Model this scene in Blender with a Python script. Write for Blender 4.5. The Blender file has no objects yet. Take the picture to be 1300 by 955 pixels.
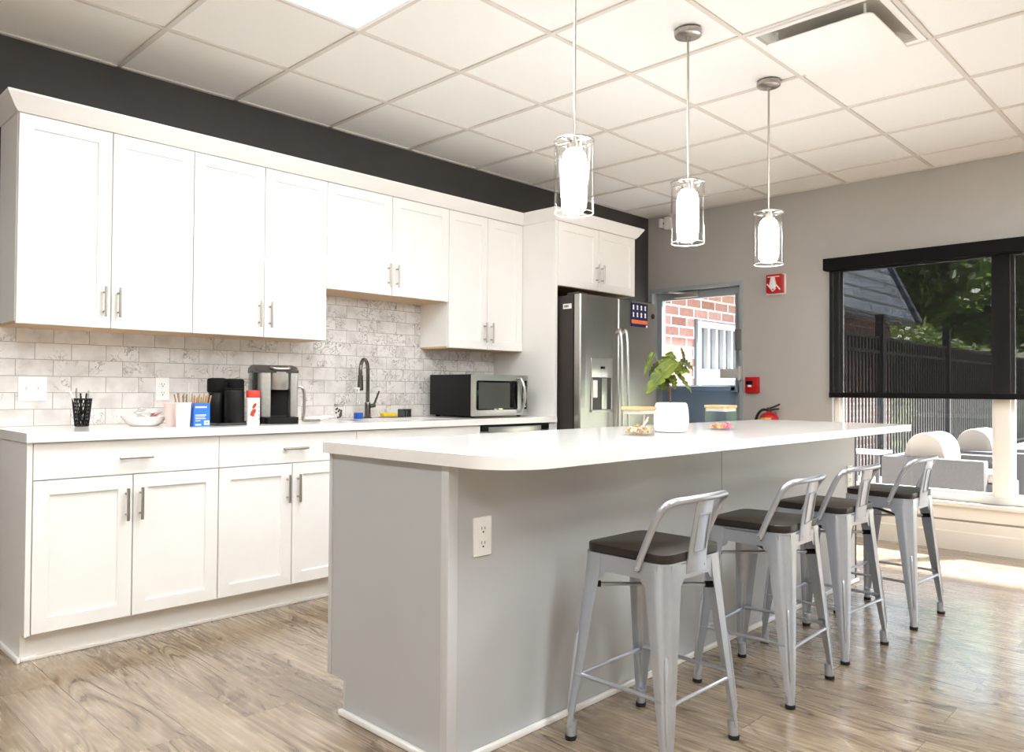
import bpy, bmesh, math, random
from mathutils import Vector, Matrix
random.seed(7)
sc = bpy.context.scene
COL = sc.collection
PI = math.pi
ORG = {}

# ------------------------------------------------------------------ mesh builder
class MB:
    def __init__(s): s.bm = bmesh.new()
    def _merge(s, t):
        me = bpy.data.meshes.new('tmp'); t.to_mesh(me); t.free()
        s.bm.from_mesh(me); bpy.data.meshes.remove(me)
    def raw(s, verts, faces):
        vs = [s.bm.verts.new(v) for v in verts]
        for f in faces:
            try: s.bm.faces.new([vs[i] for i in f])
            except ValueError: pass
        return s
    def box(s, x0, x1, y0, y1, z0, z1, bev=0.0, seg=2, M=None):
        t = bmesh.new()
        x0, x1 = min(x0, x1), max(x0, x1); y0, y1 = min(y0, y1), max(y0, y1); z0, z1 = min(z0, z1), max(z0, z1)
        v = [t.verts.new(p) for p in ((x0,y0,z0),(x1,y0,z0),(x1,y1,z0),(x0,y1,z0),(x0,y0,z1),(x1,y0,z1),(x1,y1,z1),(x0,y1,z1))]
        for f in ((3,2,1,0),(4,5,6,7),(0,1,5,4),(1,2,6,5),(2,3,7,6),(3,0,4,7)): t.faces.new([v[i] for i in f])
        if bev > 0: bmesh.ops.bevel(t, geom=t.edges[:], offset=bev, segments=seg, affect='EDGES', profile=0.6)
        if M is not None: bmesh.ops.transform(t, matrix=M, verts=t.verts)
        s._merge(t); return s
    def tube(s, pts, r, seg=10, caps=True, flat=None):
        """sweep a circle (or ellipse flat=(ru,rv) factors) along pts; r number or list"""
        P = [Vector(p) for p in pts]; n = len(P)
        R = r if isinstance(r, (list, tuple)) else [r]*n
        T = []
        for i in range(n):
            a = P[max(0, i-1)]; b = P[min(n-1, i+1)]; T.append((b-a).normalized())
        up = Vector((0,0,1)) if abs(T[0].z) < 0.9 else Vector((1,0,0))
        u = T[0].cross(up).normalized()
        rings = []
        for i in range(n):
            u = (u - T[i]*u.dot(T[i]))
            if u.length < 1e-6: u = T[i].orthogonal()
            u.normalize(); w = T[i].cross(u)
            fu, fv = flat if flat else (1, 1)
            rings.append([s.bm.verts.new(P[i] + u*(R[i]*fu*math.cos(2*PI*k/seg)) + w*(R[i]*fv*math.sin(2*PI*k/seg))) for k in range(seg)])
        for i in range(n-1):
            for k in range(seg):
                a, b = rings[i], rings[i+1]; k2 = (k+1) % seg
                s.bm.faces.new((a[k], b[k], b[k2], a[k2]))
        if caps:
            s.bm.faces.new(rings[0]); s.bm.faces.new(rings[-1][::-1])
        return s
    def cyl(s, p0, p1, r, seg=20, r2=None):
        return s.tube([p0, p1], [r, r if r2 is None else r2], seg)
    def lathe(s, prof, c=(0,0,0), seg=32, sq=0.0, closed=False):
        """prof [(r,z)]; sq>0 squares the section"""
        rings = []
        for (r, z) in prof:
            ring = []
            for k in range(seg):
                a = 2*PI*k/seg; f = 1.0
                if sq > 0:
                    e = 2 + sq; f = (abs(math.cos(a))**e + abs(math.sin(a))**e)**(-1/e)
                ring.append(s.bm.verts.new((c[0]+r*f*math.cos(a), c[1]+r*f*math.sin(a), c[2]+z)))
            rings.append(ring)
        m = len(rings)
        for i in range(m if closed else m-1):
            for k in range(seg):
                a, b = rings[i], rings[(i+1) % m]; k2 = (k+1) % seg
                s.bm.faces.new((a[k], a[k2], b[k2], b[k]))
        if not closed:
            if prof[0][0] > 1e-4: s.bm.faces.new(rings[0][::-1])
            if prof[-1][0] > 1e-4: s.bm.faces.new(rings[-1])
        return s
    def prism(s, poly, z0, z1, bev=0.0, axis='Z'):
        t = bmesh.new()
        def mk(p, h):
            if axis == 'Z': return (p[0], p[1], h)
            if axis == 'Y': return (p[0], h, p[1])
            return (h, p[0], p[1])
        a = [t.verts.new(mk(p, z0)) for p in poly]; b = [t.verts.new(mk(p, z1)) for p in poly]
        n = len(poly)
        t.faces.new(a[::-1]); t.faces.new(b)
        for i in range(n): t.faces.new((a[i], a[(i+1) % n], b[(i+1) % n], b[i]))
        if bev > 0:
            es = [e for e in t.edges if (e.verts[0] in a) == (e.verts[1] in a)]
            bmesh.ops.bevel(t, geom=es, offset=bev, segments=2, affect='EDGES', profile=0.6)
        bmesh.ops.recalc_face_normals(t, faces=t.faces)
        s._merge(t); return s
    def ball(s, c, r, sub=2, M=None):
        t = bmesh.new(); bmesh.ops.create_icosphere(t, subdivisions=sub, radius=1.0)
        rr = r if isinstance(r, (tuple, list)) else (r, r, r)
        m = Matrix.Translation(c) @ (M if M is not None else Matrix.Identity(4)) @ Matrix.Diagonal((*rr, 1))
        bmesh.ops.transform(t, matrix=m, verts=t.verts); s._merge(t); return s
    def build(s, name, mat, parent=None, angle=35, base=False, smooth=True):
        bmesh.ops.recalc_face_normals(s.bm, faces=s.bm.faces)
        me = bpy.data.meshes.new(name)
        o = bpy.data.objects.new(name, me); COL.objects.link(o)
        off = Vector((0,0,0))
        if parent is not None:
            off = ORG[parent.name]; o.parent = parent
        elif base:
            xs = [v.co for v in s.bm.verts]
            off = Vector(((min(v.x for v in xs)+max(v.x for v in xs))/2, (min(v.y for v in xs)+max(v.y for v in xs))/2, min(v.z for v in xs)))
            o.location = off
        if off.length > 0: bmesh.ops.translate(s.bm, verts=s.bm.verts, vec=-off)
        s.bm.to_mesh(me); s.bm.free()
        if smooth:
            me.shade_smooth(); me.set_sharp_from_angle(angle=math.radians(angle))
        me.materials.append(mat)
        ORG[o.name] = off
        return o

def thing(name, label, cat, loc, rz=0.0, group=None, local=False):
    o = bpy.data.objects.new(name, None); COL.objects.link(o)
    o.location = loc; o.rotation_euler = (0, 0, rz); o.empty_display_size = 0.05
    o['label'] = label; o['category'] = cat
    if group: o['group'] = group
    ORG[o.name] = Vector((0,0,0)) if local else Vector(loc)
    return o
def tag(o, label, cat, group=None, kind=None):
    o['label'] = label; o['category'] = cat
    if group: o['group'] = group
    if kind: o['kind'] = kind
    return o
def struct(o, label=None, cat=None):
    o['kind'] = 'structure'
    if label: o['label'] = label
    if cat: o['category'] = cat
    return o
def kids(o): return [c for c in bpy.data.objects if c.parent == o]
def copy_tree(o, parent=None):
    c = o.copy(); COL.objects.link(c); c.parent = parent
    ORG[c.name] = ORG[o.name]
    for ch in kids(o): copy_tree(ch, c)
    return c
def smooth_path(pts, n=8):
    P = [Vector(p) for p in pts]; out = []
    for i in range(len(P)-1):
        p0 = P[max(0, i-1)]; p1 = P[i]; p2 = P[i+1]; p3 = P[min(len(P)-1, i+2)]
        for k in range(n):
            t = k/n
            out.append(0.5*((2*p1)+(p2-p0)*t+(2*p0-5*p1+4*p2-p3)*t*t+(3*p1-p0-3*p2+p3)*t**3))
    out.append(P[-1]); return out
def rounded_rect(x0, x1, y0, y1, r, n=8):
    rs = r if isinstance(r, (tuple, list)) else (r,)*4     # (x0y0, x1y0, x1y1, x0y1)
    out = []
    for (cx, cy, a0, rr) in ((x0, y0, PI, rs[0]), (x1, y0, 1.5*PI, rs[1]), (x1, y1, 0, rs[2]), (x0, y1, .5*PI, rs[3])):
        if rr <= 0: out.append((cx, cy)); continue
        ox = cx + (rr if cx == x0 else -rr); oy = cy + (rr if cy == y0 else -rr)
        for k in range(n+1):
            a = a0 + .5*PI*k/n; out.append((ox+rr*math.cos(a), oy+rr*math.sin(a)))
    return out

# ------------------------------------------------------------------ materials
def srgb(r, g, b):
    f = lambda c: (c/255/12.92) if c/255 <= .04045 else ((c/255+.055)/1.055)**2.4
    return (f(r), f(g), f(b), 1)
class NT:
    def __init__(s, name):
        s.m = bpy.data.materials.new(name); s.m.use_nodes = True
        s.t = s.m.node_tree; s.b = s.t.nodes['Principled BSDF']; s.out = s.t.nodes['Material Output']
    def n(s, typ, **kw):
        nd = s.t.nodes.new(typ)
        for k, v in kw.items():
            if k in nd.inputs: nd.inputs[k].default_value = v
            else: setattr(nd, k, v)
        return nd
    def l(s, a, b): s.t.links.new(a, b)
    def ramp(s, fac, stops):
        r = s.n('ShaderNodeValToRGB'); s.l(fac, r.inputs['Fac']); e = r.color_ramp.elements
        while len(e) < len(stops): e.new(0.5)
        for i, (p, c) in enumerate(stops): e[i].position = p; e[i].color = c
        return r
    def math(s, op, a, b=None, c=None):
        m = s.n('ShaderNodeMath'); m.operation = op
        for i, v in enumerate((a, b, c)):
            if v is None: continue
            if isinstance(v, (int, float)): m.inputs[i].default_value = v
            else: s.l(v, m.inputs[i])
        return m.outputs[0]
    def bump(s, h, strength=.2, dist=.002):
        b = s.n('ShaderNodeBump'); b.inputs['Strength'].default_value = strength; b.inputs['Distance'].default_value = dist
        s.l(h, b.inputs['Height']); s.l(b.outputs[0], s.b.inputs['Normal']); return b
    def co(s, kind='Object'): return s.n('ShaderNodeTexCoord').outputs[kind]
    def noise(s, vec, scale=5, detail=4, rough=.5, dist=0):
        n = s.n('ShaderNodeTexNoise'); s.l(vec, n.inputs['Vector'])
        n.inputs['Scale'].default_value = scale; n.inputs['Detail'].default_value = detail
        n.inputs['Roughness'].default_value = rough; n.inputs['Distortion'].default_value = dist
        return n.outputs['Fac']
    def mapping(s, vec, scale=(1,1,1), rot=(0,0,0), loc=(0,0,0)):
        m = s.n('ShaderNodeMapping'); s.l(vec, m.inputs[0])
        m.inputs['Scale'].default_value = scale; m.inputs['Rotation'].default_value = rot; m.inputs['Location'].default_value = loc
        return m.outputs[0]
    def mix(s, fac, a, b, mode='MIX'):
        m = s.n('ShaderNodeMix'); m.data_type = 'RGBA'; m.blend_type = mode
        for k, v in ((0, fac), (6, a), (7, b)):
            if isinstance(v, (int, float)): m.inputs[k].default_value = v
            elif isinstance(v, tuple): m.inputs[k].default_value = v
            else: s.l(v, m.inputs[k])
        return m.outputs[2]
def mat(name, col, rough=.5, metal=0.0, spec=.5, var=.04, vscale=6, bump=0.0, bscale=200, coat=0.0, rvar=0.0):
    """plain procedural paint / plastic / metal: colour with faint noise, optional fine bump"""
    N = NT(name); c = N.co()
    if len(col) == 3: col = srgb(*col)
    f = N.noise(c, vscale, 3)
    d = tuple(max(0, x*(1-var)) for x in col[:3])+(1,); l = tuple(min(1, x*(1+var)) for x in col[:3])+(1,)
    N.l(N.ramp(f, [(.3, d), (.7, l)]).outputs[0], N.b.inputs['Base Color'])
    N.b.inputs['Roughness'].default_value = rough; N.b.inputs['Metallic'].default_value = metal
    N.b.inputs['Specular IOR Level'].default_value = spec; N.b.inputs['Coat Weight'].default_value = coat
    if rvar > 0:
        r = N.math('MULTIPLY_ADD', f, rvar, rough-rvar/2); N.l(r, N.b.inputs['Roughness'])
    if bump > 0: N.bump(N.noise(c, bscale, 2), bump, .001)
    return N.m
def glass(name, tint=(1,1,1,1), refl=1.0, ior=1.45, rough=0.0):
    N = NT(name); N.t.nodes.remove(N.b)
    tr = N.n('ShaderNodeBsdfTransparent'); tr.inputs['Color'].default_value = tint
    gl = N.n('ShaderNodeBsdfGlossy'); gl.inputs['Roughness'].default_value = rough
    lw = N.n('ShaderNodeLayerWeight'); lw.inputs['Blend'].default_value = .5
    f0 = ((ior-1)/(ior+1))**2
    mx = N.n('ShaderNodeMixShader')
    N.l(N.math('MULTIPLY_ADD', N.math('POWER', lw.outputs['Facing'], 5.0), .9*refl, f0*refl), mx.inputs[0]); N.l(tr.outputs[0], mx.inputs[1]); N.l(gl.outputs[0], mx.inputs[2])
    N.l(mx.outputs[0], N.out.inputs['Surface'])
    return N.m
def emit(name, col, strength):
    N = NT(name); N.t.nodes.remove(N.b)
    e = N.n('ShaderNodeEmission'); e.inputs['Color'].default_value = col
    e.inputs['Strength'].default_value = strength
    N.l(e.outputs[0], N.out.inputs['Surface']); return N.m
def steel(name, col=(.52,.51,.50), rough=.28, axis='Z', amt=.5):
    N = NT(name); c = N.co()
    s = {'Z': (300, 300, 3), 'X': (3, 300, 300), 'Y': (300, 3, 300)}[axis]
    f = N.noise(N.mapping(c, s), 1.0, 4, .6)
    N.l(N.ramp(f, [(.25, tuple(x*.96 for x in col)+(1,)), (.75, tuple(min(1, x*1.03) for x in col)+(1,))]).outputs[0], N.b.inputs['Base Color'])
    N.b.inputs['Metallic'].default_value = 1.0
    N.b.inputs['Roughness'].default_value = rough+.04
    return N.m

def floor_mat():
    N = NT('oak plank floor'); c = N.co()
    sx = N.n('ShaderNodeSeparateXYZ'); N.l(c, sx.inputs[0])
    cb = N.n('ShaderNodeCombineXYZ'); N.l(sx.outputs['Y'], cb.inputs['X']); N.l(sx.outputs['X'], cb.inputs['Y'])
    br = N.n('ShaderNodeTexBrick'); N.l(cb.outputs[0], br.inputs['Vector'])
    br.offset = .37; br.offset_frequency = 2
    br.inputs['Color1'].default_value = (0,0,0,1); br.inputs['Color2'].default_value = (1,1,1,1); br.inputs['Mortar'].default_value = (.5,.5,.5,1)
    br.inputs['Scale'].default_value = 1; br.inputs['Brick Width'].default_value = 1.22; br.inputs['Row Height'].default_value = .178
    br.inputs['Mortar Size'].default_value = .0012; br.inputs['Mortar Smooth'].default_value = .3; br.inputs['Bias'].default_value = 0
    rnd = N.n('ShaderNodeSeparateColor'); N.l(br.outputs['Color'], rnd.inputs[0]); rv = rnd.outputs[0]
    # grain coordinates: shifted per plank, stretched along the plank
    off = N.n('ShaderNodeCombineXYZ'); N.l(N.math('MULTIPLY', rv, 37.0), off.inputs['X']); N.l(N.math('MULTIPLY', rv, 91.0), off.inputs['Y'])
    add = N.n('ShaderNodeVectorMath'); add.operation = 'ADD'; N.l(cb.outputs[0], add.inputs[0]); N.l(off.outputs[0], add.inputs[1])
    g1 = N.noise(N.mapping(add.outputs[0], (1.1, 5.0, 1)), 1.0, 2, .45, .5)      # broad cathedral field
    rings = N.math('FRACT', N.math('MULTIPLY', g1, 16.0))
    rings = N.math('ABSOLUTE', N.math('SUBTRACT', rings, .5))
    g2 = N.noise(N.mapping(add.outputs[0], (1.6, 62, 1)), 1.0, 4, .6)
    g3 = N.noise(N.mapping(add.outputs[0], (.8, 5, 1)), 1.0, 3, .5)
    base = N.ramp(g3, [(.28, srgb(136,114,91)), (.5, srgb(165,144,118)), (.72, srgb(188,168,141))]).outputs[0]
    base = N.mix(N.math('MULTIPLY', N.ramp(rings, [(.0, (1,1,1,1)), (.20, (0,0,0,1))]).outputs[0], N.ramp(N.noise(N.mapping(add.outputs[0], (.9, 4, 1)), 1.0, 2), [(.42, (.1,.1,.1,1)), (.58, (1,1,1,1))]).outputs[0]), base, srgb(104,86,70))
    base = N.mix(N.ramp(rings, [(.38, (0,0,0,1)), (.5, (.45,.45,.45,1))]).outputs[0], base, srgb(216,202,180))
    base = N.mix(N.ramp(g2, [(.34, (.55,.55,.55,1)), (.47, (0,0,0,1))]).outputs[0], base, srgb(102,86,72))
    base = N.mix(N.ramp(g2, [(.62, (0,0,0,1)), (.75, (.5,.5,.5,1))]).outputs[0], base, srgb(214,202,184))
    tone = N.ramp(rv, [(0, (.63,.62,.61,1)), (1, (.82,.815,.81,1))]).outputs[0]
    base = N.mix(1.0, base, tone, 'MULTIPLY')
    base = N.mix(br.outputs['Fac'], base, srgb(90,74,60))
    N.l(base, N.b.inputs['Base Color'])
    N.l(N.math('MULTIPLY_ADD', g2, .14, .20), N.b.inputs['Roughness'])
    N.b.inputs['Specular IOR Level'].default_value = .6; N.b.inputs['Coat Weight'].default_value = .6; N.b.inputs['Coat Roughness'].default_value = .16
    h = N.math('ADD', N.math('MULTIPLY', g2, .4), N.math('MULTIPLY', br.outputs['Fac'], -1.0))
    N.bump(h, .05, .001)
    return N.m
def tile_mat():
    N = NT('marble subway tile'); c = N.co()
    sx = N.n('ShaderNodeSeparateXYZ'); N.l(c, sx.inputs[0])
    cb = N.n('ShaderNodeCombineXYZ'); N.l(sx.outputs['X'], cb.inputs['X']); N.l(sx.outputs['Z'], cb.inputs['Y'])
    br = N.n('ShaderNodeTexBrick'); N.l(N.mapping(cb.outputs[0], loc=(-.02, -.9145, 0)), br.inputs['Vector'])
    br.offset = .5; br.offset_frequency = 2
    br.inputs['Color1'].default_value = (0,0,0,1); br.inputs['Color2'].default_value = (1,1,1,1); br.inputs['Mortar'].default_value = (.5,.5,.5,1)
    br.inputs['Scale'].default_value = 1; br.inputs['Brick Width'].default_value = .1545; br.inputs['Row Height'].default_value = .0775
    br.inputs['Mortar Size'].default_value = .0016; br.inputs['Mortar Smooth'].default_value = .2
    rnd = N.n('ShaderNodeSeparateColor'); N.l(br.outputs['Color'], rnd.inputs[0]); rv = rnd.outputs[0]
    off = N.n('ShaderNodeCombineXYZ'); N.l(N.math('MULTIPLY', rv, 53.0), off.inputs['X']); N.l(N.math('MULTIPLY', rv, 29.0), off.inputs['Y'])
    add = N.n('ShaderNodeVectorMath'); add.operation = 'ADD'; N.l(cb.outputs[0], add.inputs[0]); N.l(off.outputs[0], add.inputs[1])
    v = N.noise(add.outputs[0], 13, 6, .62, 1.6)
    vein = N.math('ABSOLUTE', N.math('SUBTRACT', v, .5))
    amount = N.noise(add.outputs[0], 6, 2)
    big = N.noise(c, 1.6, 1)
    mr = N.n('ShaderNodeMapRange'); N.l(sx.outputs['X'], mr.inputs['Value']); mr.inputs['From Min'].default_value = 2.1; mr.inputs['From Max'].default_value = 3.0; mr.inputs['To Max'].default_value = .075
    amount = N.math('ADD', amount, mr.outputs[0])
    vm = N.math('MULTIPLY', N.ramp(vein, [(0, (1,1,1,1)), (.022, (0,0,0,1))]).outputs[0], N.ramp(amount, [(.50, (0,0,0,1)), (.62, (1,1,1,1))]).outputs[0])
    cloud = N.noise(add.outputs[0], 9, 4)
    base = N.ramp(cloud, [(.3, srgb(206,201,197)), (.55, srgb(228,225,222))]).outputs[0]
    base = N.mix(N.math('MULTIPLY', vm, .9), base, srgb(104,98,95))
    base = N.mix(br.outputs['Fac'], base, srgb(166,159,153))
    N.l(base, N.b.inputs['Base Color']); N.b.inputs['Roughness'].default_value = .22
    N.bump(N.math('SUBTRACT', 1.0, br.outputs['Fac']), .5, .002)
    return N.m
def brick_mat(name, bw, rh, c1, c2, mortar, swap='XZ', ms=.012, rough=.85):
    N = NT(name); c = N.co()
    sx = N.n('ShaderNodeSeparateXYZ'); N.l(c, sx.inputs[0])
    cb = N.n('ShaderNodeCombineXYZ'); N.l(sx.outputs[swap[0]], cb.inputs['X']); N.l(sx.outputs[swap[1]], cb.inputs['Y'])
    br = N.n('ShaderNodeTexBrick'); N.l(cb.outputs[0], br.inputs['Vector'])
    br.inputs['Color1'].default_value = c1; br.inputs['Color2'].default_value = c2; br.inputs['Mortar'].default_value = mortar
    br.inputs['Scale'].default_value = 1; br.inputs['Brick Width'].default_value = bw; br.inputs['Row Height'].default_value = rh
    br.inputs['Mortar Size'].default_value = ms
    n = N.noise(c, 18, 4)
    N.l(N.mix(.25, br.outputs['Color'], N.ramp(n, [(.3, (.25,.25,.25,1)), (.7, (.8,.8,.8,1))]).outputs[0], 'OVERLAY'), N.b.inputs['Base Color'])
    N.b.inputs['Roughness'].default_value = rough
    N.bump(N.math('SUBTRACT', 1.0, br.outputs['Fac']), .6, .01)
    return N.m
def leaf_mat(name, c1, c2, scale=14, trans=0.0):
    N = NT(name); c = N.co()
    f = N.noise(c, scale, 3)
    N.l(N.ramp(f, [(.3, c1), (.7, c2)]).outputs[0], N.b.inputs['Base Color'])
    N.b.inputs['Roughness'].default_value = .45
    if trans > 0:
        tl = N.n('ShaderNodeBsdfTranslucent'); tl.inputs['Color'].default_value = c2; mx = N.n('ShaderNodeMixShader'); mx.inputs[0].default_value = trans
        N.l(N.b.outputs[0], mx.inputs[1]); N.l(tl.outputs[0], mx.inputs[2]); N.l(mx.outputs[0], N.out.inputs['Surface'])
    return N.m
def blind_mat():
    N = NT('black mesh blind'); N.t.nodes.remove(N.b)
    c = N.co()
    tr = N.n('ShaderNodeBsdfTransparent'); tr.inputs['Color'].default_value = (1,1,1,1)
    d = N.n('ShaderNodeBsdfDiffuse'); d.inputs['Color'].default_value = srgb(36,35,35)
    mx = N.n('ShaderNodeMixShader'); f = N.noise(c, 400, 1)
    N.l(N.math('MULTIPLY_ADD', f, .06, BLIND), mx.inputs[0]); N.l(tr.outputs[0], mx.inputs[1]); N.l(d.outputs[0], mx.inputs[2])
    N.l(mx.outputs[0], N.out.inputs['Surface']); return N.m
BLIND = .72
M = {}
M['cab'] = mat('white cabinet paint', (240,238,234), .34, var=.01)
M['wood_under'] = mat('maple cabinet underside', (205,172,132), .5, var=.08, vscale=20)
M['shadow_gap'] = mat('cabinet recess', (120,116,110), .8)
M['quartz'] = mat('white quartz', (240,238,235), .12, var=.012, vscale=30)
M['nickel'] = mat('brushed nickel', (176,170,162), .32, metal=1.0, var=.05, vscale=80)
M['chrome'] = mat('chrome', (205,205,205), .12, metal=1.0, var=.02)
M['dchrome'] = mat('dark chrome', (120,117,113), .14, metal=1.0, var=.03)
M['charcoal'] = mat('charcoal wall paint', (66,64,63), .75, var=.03, bump=.08, bscale=300)
M['greywall'] = mat('warm grey wall paint', (182,178,173), .8, var=.015, bump=.06, bscale=300)
M['ceil'] = mat('ceiling tile', (247,246,243), .9, var=.015, vscale=160, bump=.25, bscale=260)
M['tbar'] = mat('ceiling grid metal', (220,214,207), .5, var=.02)  # white bars coloured greyer, standing in for the grid's shadow lines
M['trimw'] = mat('white trim paint', (236,231,222), .4, var=.01)
M['island'] = mat('grey island laminate', (184,185,186), .38, var=.015, vscale=3)
M['islandtrim'] = mat('light grey island trim', (198,199,199), .4, var=.01)
M['floor'] = floor_mat(); M['tile'] = tile_mat()
M['steel'] = steel('brushed stainless vertical', (.43,.42,.40), .27, 'Z')
M['steelh'] = steel('brushed stainless horizontal', (.62,.61,.59), .25, 'X')
M['fridgeside'] = mat('dark grey fridge side', (58,52,49), .5, var=.05, spec=.3, bump=.1)
M['black'] = mat('black plastic', (13,12,12), .42, var=.1, spec=.3)
M['blackmatte'] = mat('black matte', (13,12,12), .75, spec=.2, var=.1)
M['blackglass'] = mat('black glass', (12,12,13), .06, var=.05)
M['rubber'] = mat('black rubber', (18,18,18), .8)
M['stoolmetal'] = mat('silver powder coated metal', (190,195,204), .29, metal=.75, var=.03, vscale=25)
M['seatwood'] = mat('dark walnut seat', (34,26,23), .36, var=.22, vscale=14)
M['plate'] = mat('white plastic', (244,243,240), .35, var=.005)
M['slot'] = mat('outlet slot', (60,58,56), .6)
M['glass'] = glass('clear window glass', refl=.8)
M['jar'] = glass('clear jar glass', (.985,.987,.987,1), refl=.5, ior=1.5)
M['pglass'] = glass('pendant clear glass', (.985,.985,.98,1), refl=.8, ior=1.45)
M['bamboo'] = mat('bamboo lid', (214,170,120), .45, var=.1, vscale=30)
M['seal'] = mat('pale silicone seal', (206,204,196), .5)
M['gedge'] = mat('painted glass edge highlight', (236,236,233), .3)  # opaque white in place of the bright highlight on the clear rim
M['ceramic'] = mat('white ceramic', (243,242,240), .25, var=.005)
M['soil'] = mat('potting soil', (52,40,32), .95, var=.3, vscale=80)
M['leaf'] = leaf_mat('plant leaf', srgb(78,100,22), srgb(146,160,58), 22)
M['leafd'] = leaf_mat('dark plant leaf', srgb(52,64,26), srgb(100,110,48), 22)
M['stem'] = mat('brown plant stem', (122,92,62), .7, var=.2, vscale=60)
M['petiole'] = mat('green petiole', (146,158,74), .5, var=.1)
M['red'] = mat('red enamel', (186,22,26), .35, var=.05)
M['yellow'] = mat('yellow label', (238,190,90), .5)
M['blue'] = mat('blue card', (44,116,206), .5, var=.05)
M['navy'] = mat('navy print', (20,18,74), .45, var=.3, vscale=60)
M['orange'] = mat('orange print', (216,112,62), .45, var=.15, vscale=60)
M['paper'] = mat('white paper', (245,244,241), .7, var=.01)
M['stick'] = mat('birch stick', (214,180,132), .6, var=.12, vscale=50)
M['stickd'] = mat('brown birch stick', (172,142,98), .6, var=.12, vscale=50)
M['doorgrey'] = mat('grey blue door paint', (160,166,169), .45, var=.02)
M['doorblue'] = mat('slate blue door panel', (126,146,166), .4, var=.03)
M['blind'] = blind_mat()
M['wood_fr'] = mat('pink print', (226,160,160), .6, var=.2, vscale=70)
M['yellow2'] = mat('yellow sponge', (240,206,40), .9, var=.1, vscale=90, bump=.5)
M['bluesoap'] = mat('blue liquid soap', (28,96,196), .2)
M['kbrush'] = mat('brushed silver plastic', (188,186,180), .3, metal=.75, var=.04, vscale=60)
M['kdark'] = mat('dark grey plastic', (58,57,56), .35, var=.08)
M['tank'] = glass('smoked water tank', (.42,.43,.44,1), refl=1.2)
M['fence'] = mat('black fence metal', (30,30,31), .5)
M['patio'] = brick_mat('patio pavers', .6, .6, srgb(200,196,190), srgb(214,211,205), srgb(160,156,150), 'XY', .008)
M['grass'] = mat('lawn', (104,140,62), .9, var=.35, vscale=40)
M['brick'] = brick_mat('red brick', .31, .112, srgb(126,84,72), srgb(164,126,114), srgb(206,198,190), 'XZ', .011)
M['slate'] = brick_mat('slate shingles', .36, .20, srgb(84,98,108), srgb(126,138,146), srgb(26,28,30), 'XZ', .020, .7)
M['extwhite'] = mat('white exterior paint', (176,176,174), .5)
M['extgrey'] = mat('grey pane', (104,112,118), .25)
M['wicker'] = mat('grey wicker', (82,80,78), .7, var=.12, vscale=120, bump=.6, bscale=160)
M['cushion'] = mat('cream outdoor cushion', (160,151,138), .9, var=.03, bump=.3, bscale=120)
M['treeleaf'] = leaf_mat('tree leaves', srgb(84,112,52), srgb(150,172,90), 1.5, .45)
M['treeleaf2'] = leaf_mat('light tree leaves', srgb(110,146,58), srgb(176,194,104), 1.5, .45)
M['bark'] = mat('tree bark', (92,78,64), .95, var=.3, vscale=20, bump=.8, bscale=30)
M['panel'] = emit('light diffuser', (.955,.982,1.0,1), 17.5)
M['bulb'] = emit('frosted lamp', (.99,.99,.985,1), 42.0)

# ------------------------------------------------------------------ camera
f, yaw, pitch, roll, h = 980.2273, .7712, .0176, .0060, 1.0970
F = Vector((math.cos(yaw)*math.cos(pitch), math.sin(yaw)*math.cos(pitch), math.sin(pitch)))
R = Vector((math.sin(yaw), -math.cos(yaw), 0)); U = R.cross(F)
R2 = R*math.cos(roll)+U*math.sin(roll); U2 = -R*math.sin(roll)+U*math.cos(roll)
cd = bpy.data.cameras.new('Camera'); cam = bpy.data.objects.new('Camera', cd); COL.objects.link(cam)
cd.sensor_fit = 'HORIZONTAL'; cd.sensor_width = 36; cd.lens = f/1300*36; cd.clip_start = .05; cd.clip_end = 500
Mx = Matrix((( R2.x, U2.x, -F.x, 0), (R2.y, U2.y, -F.y, 0), (R2.z, U2.z, -F.z, h), (0,0,0,1)))
cam.matrix_world = Mx; sc.camera = cam

# ------------------------------------------------------------------ room
YW, XE, HC = 4.096, 6.026, 2.696          # kitchen wall, end wall, ceiling
XB, YR = -2.6, -3.4                       # wall behind and wall to the right of the camera
BB = MB().box(XB, XE+.16, YR, YW+.1, -.12, 0); struct(BB.build('floor', M['floor'], smooth=False), 'greige oak plank floor', 'floor')
struct(MB().box(XB-.15, XE+.16, YW, YW+.15, -.1, HC+.2).build('wall_left', M['charcoal'], smooth=False), 'charcoal wall above and behind the white kitchen cabinets', 'wall')
struct(MB().box(XB-.15, XB, YR, YW, -.1, HC+.2).build('wall_back', M['trimw'], smooth=False), 'unseen wall behind the viewer, whitened to bounce fill light', 'wall')  # out of view, given white paint to bounce fill light into the room
struct(MB().box(XB-.15, XE+.16, YR-.15, YR, -.1, HC+.2).build('wall_right', M['greywall'], smooth=False), 'grey wall to the right of the viewer', 'wall')
# end wall with the door opening and the window opening
DY0, DY1, DZ = 3.140, 4.072, 2.032
WY0, WY1, WZ0, WZ1 = -1.65, 2.392, .335, 2.10
we = MB()
xa, xb = XE, XE+.16
we.box(xa, xb, YR, YW, DZ if DZ > WZ1 else WZ1, HC+.2)
we.box(xa, xb, WY1, YW, DZ, WZ1)
we.box(xa, xb, DY1, YW, -.1, DZ); we.box(xa, xb, WY1, DY0, -.1, DZ)
we.box(xa, xb, WY0, WY1, -.1, WZ0); we.box(xa, xb, YR, WY0, -.1, WZ1)
struct(we.build('wall_end', M['greywall'], smooth=False), 'warm grey end wall with the door and the window', 'wall')
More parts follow.
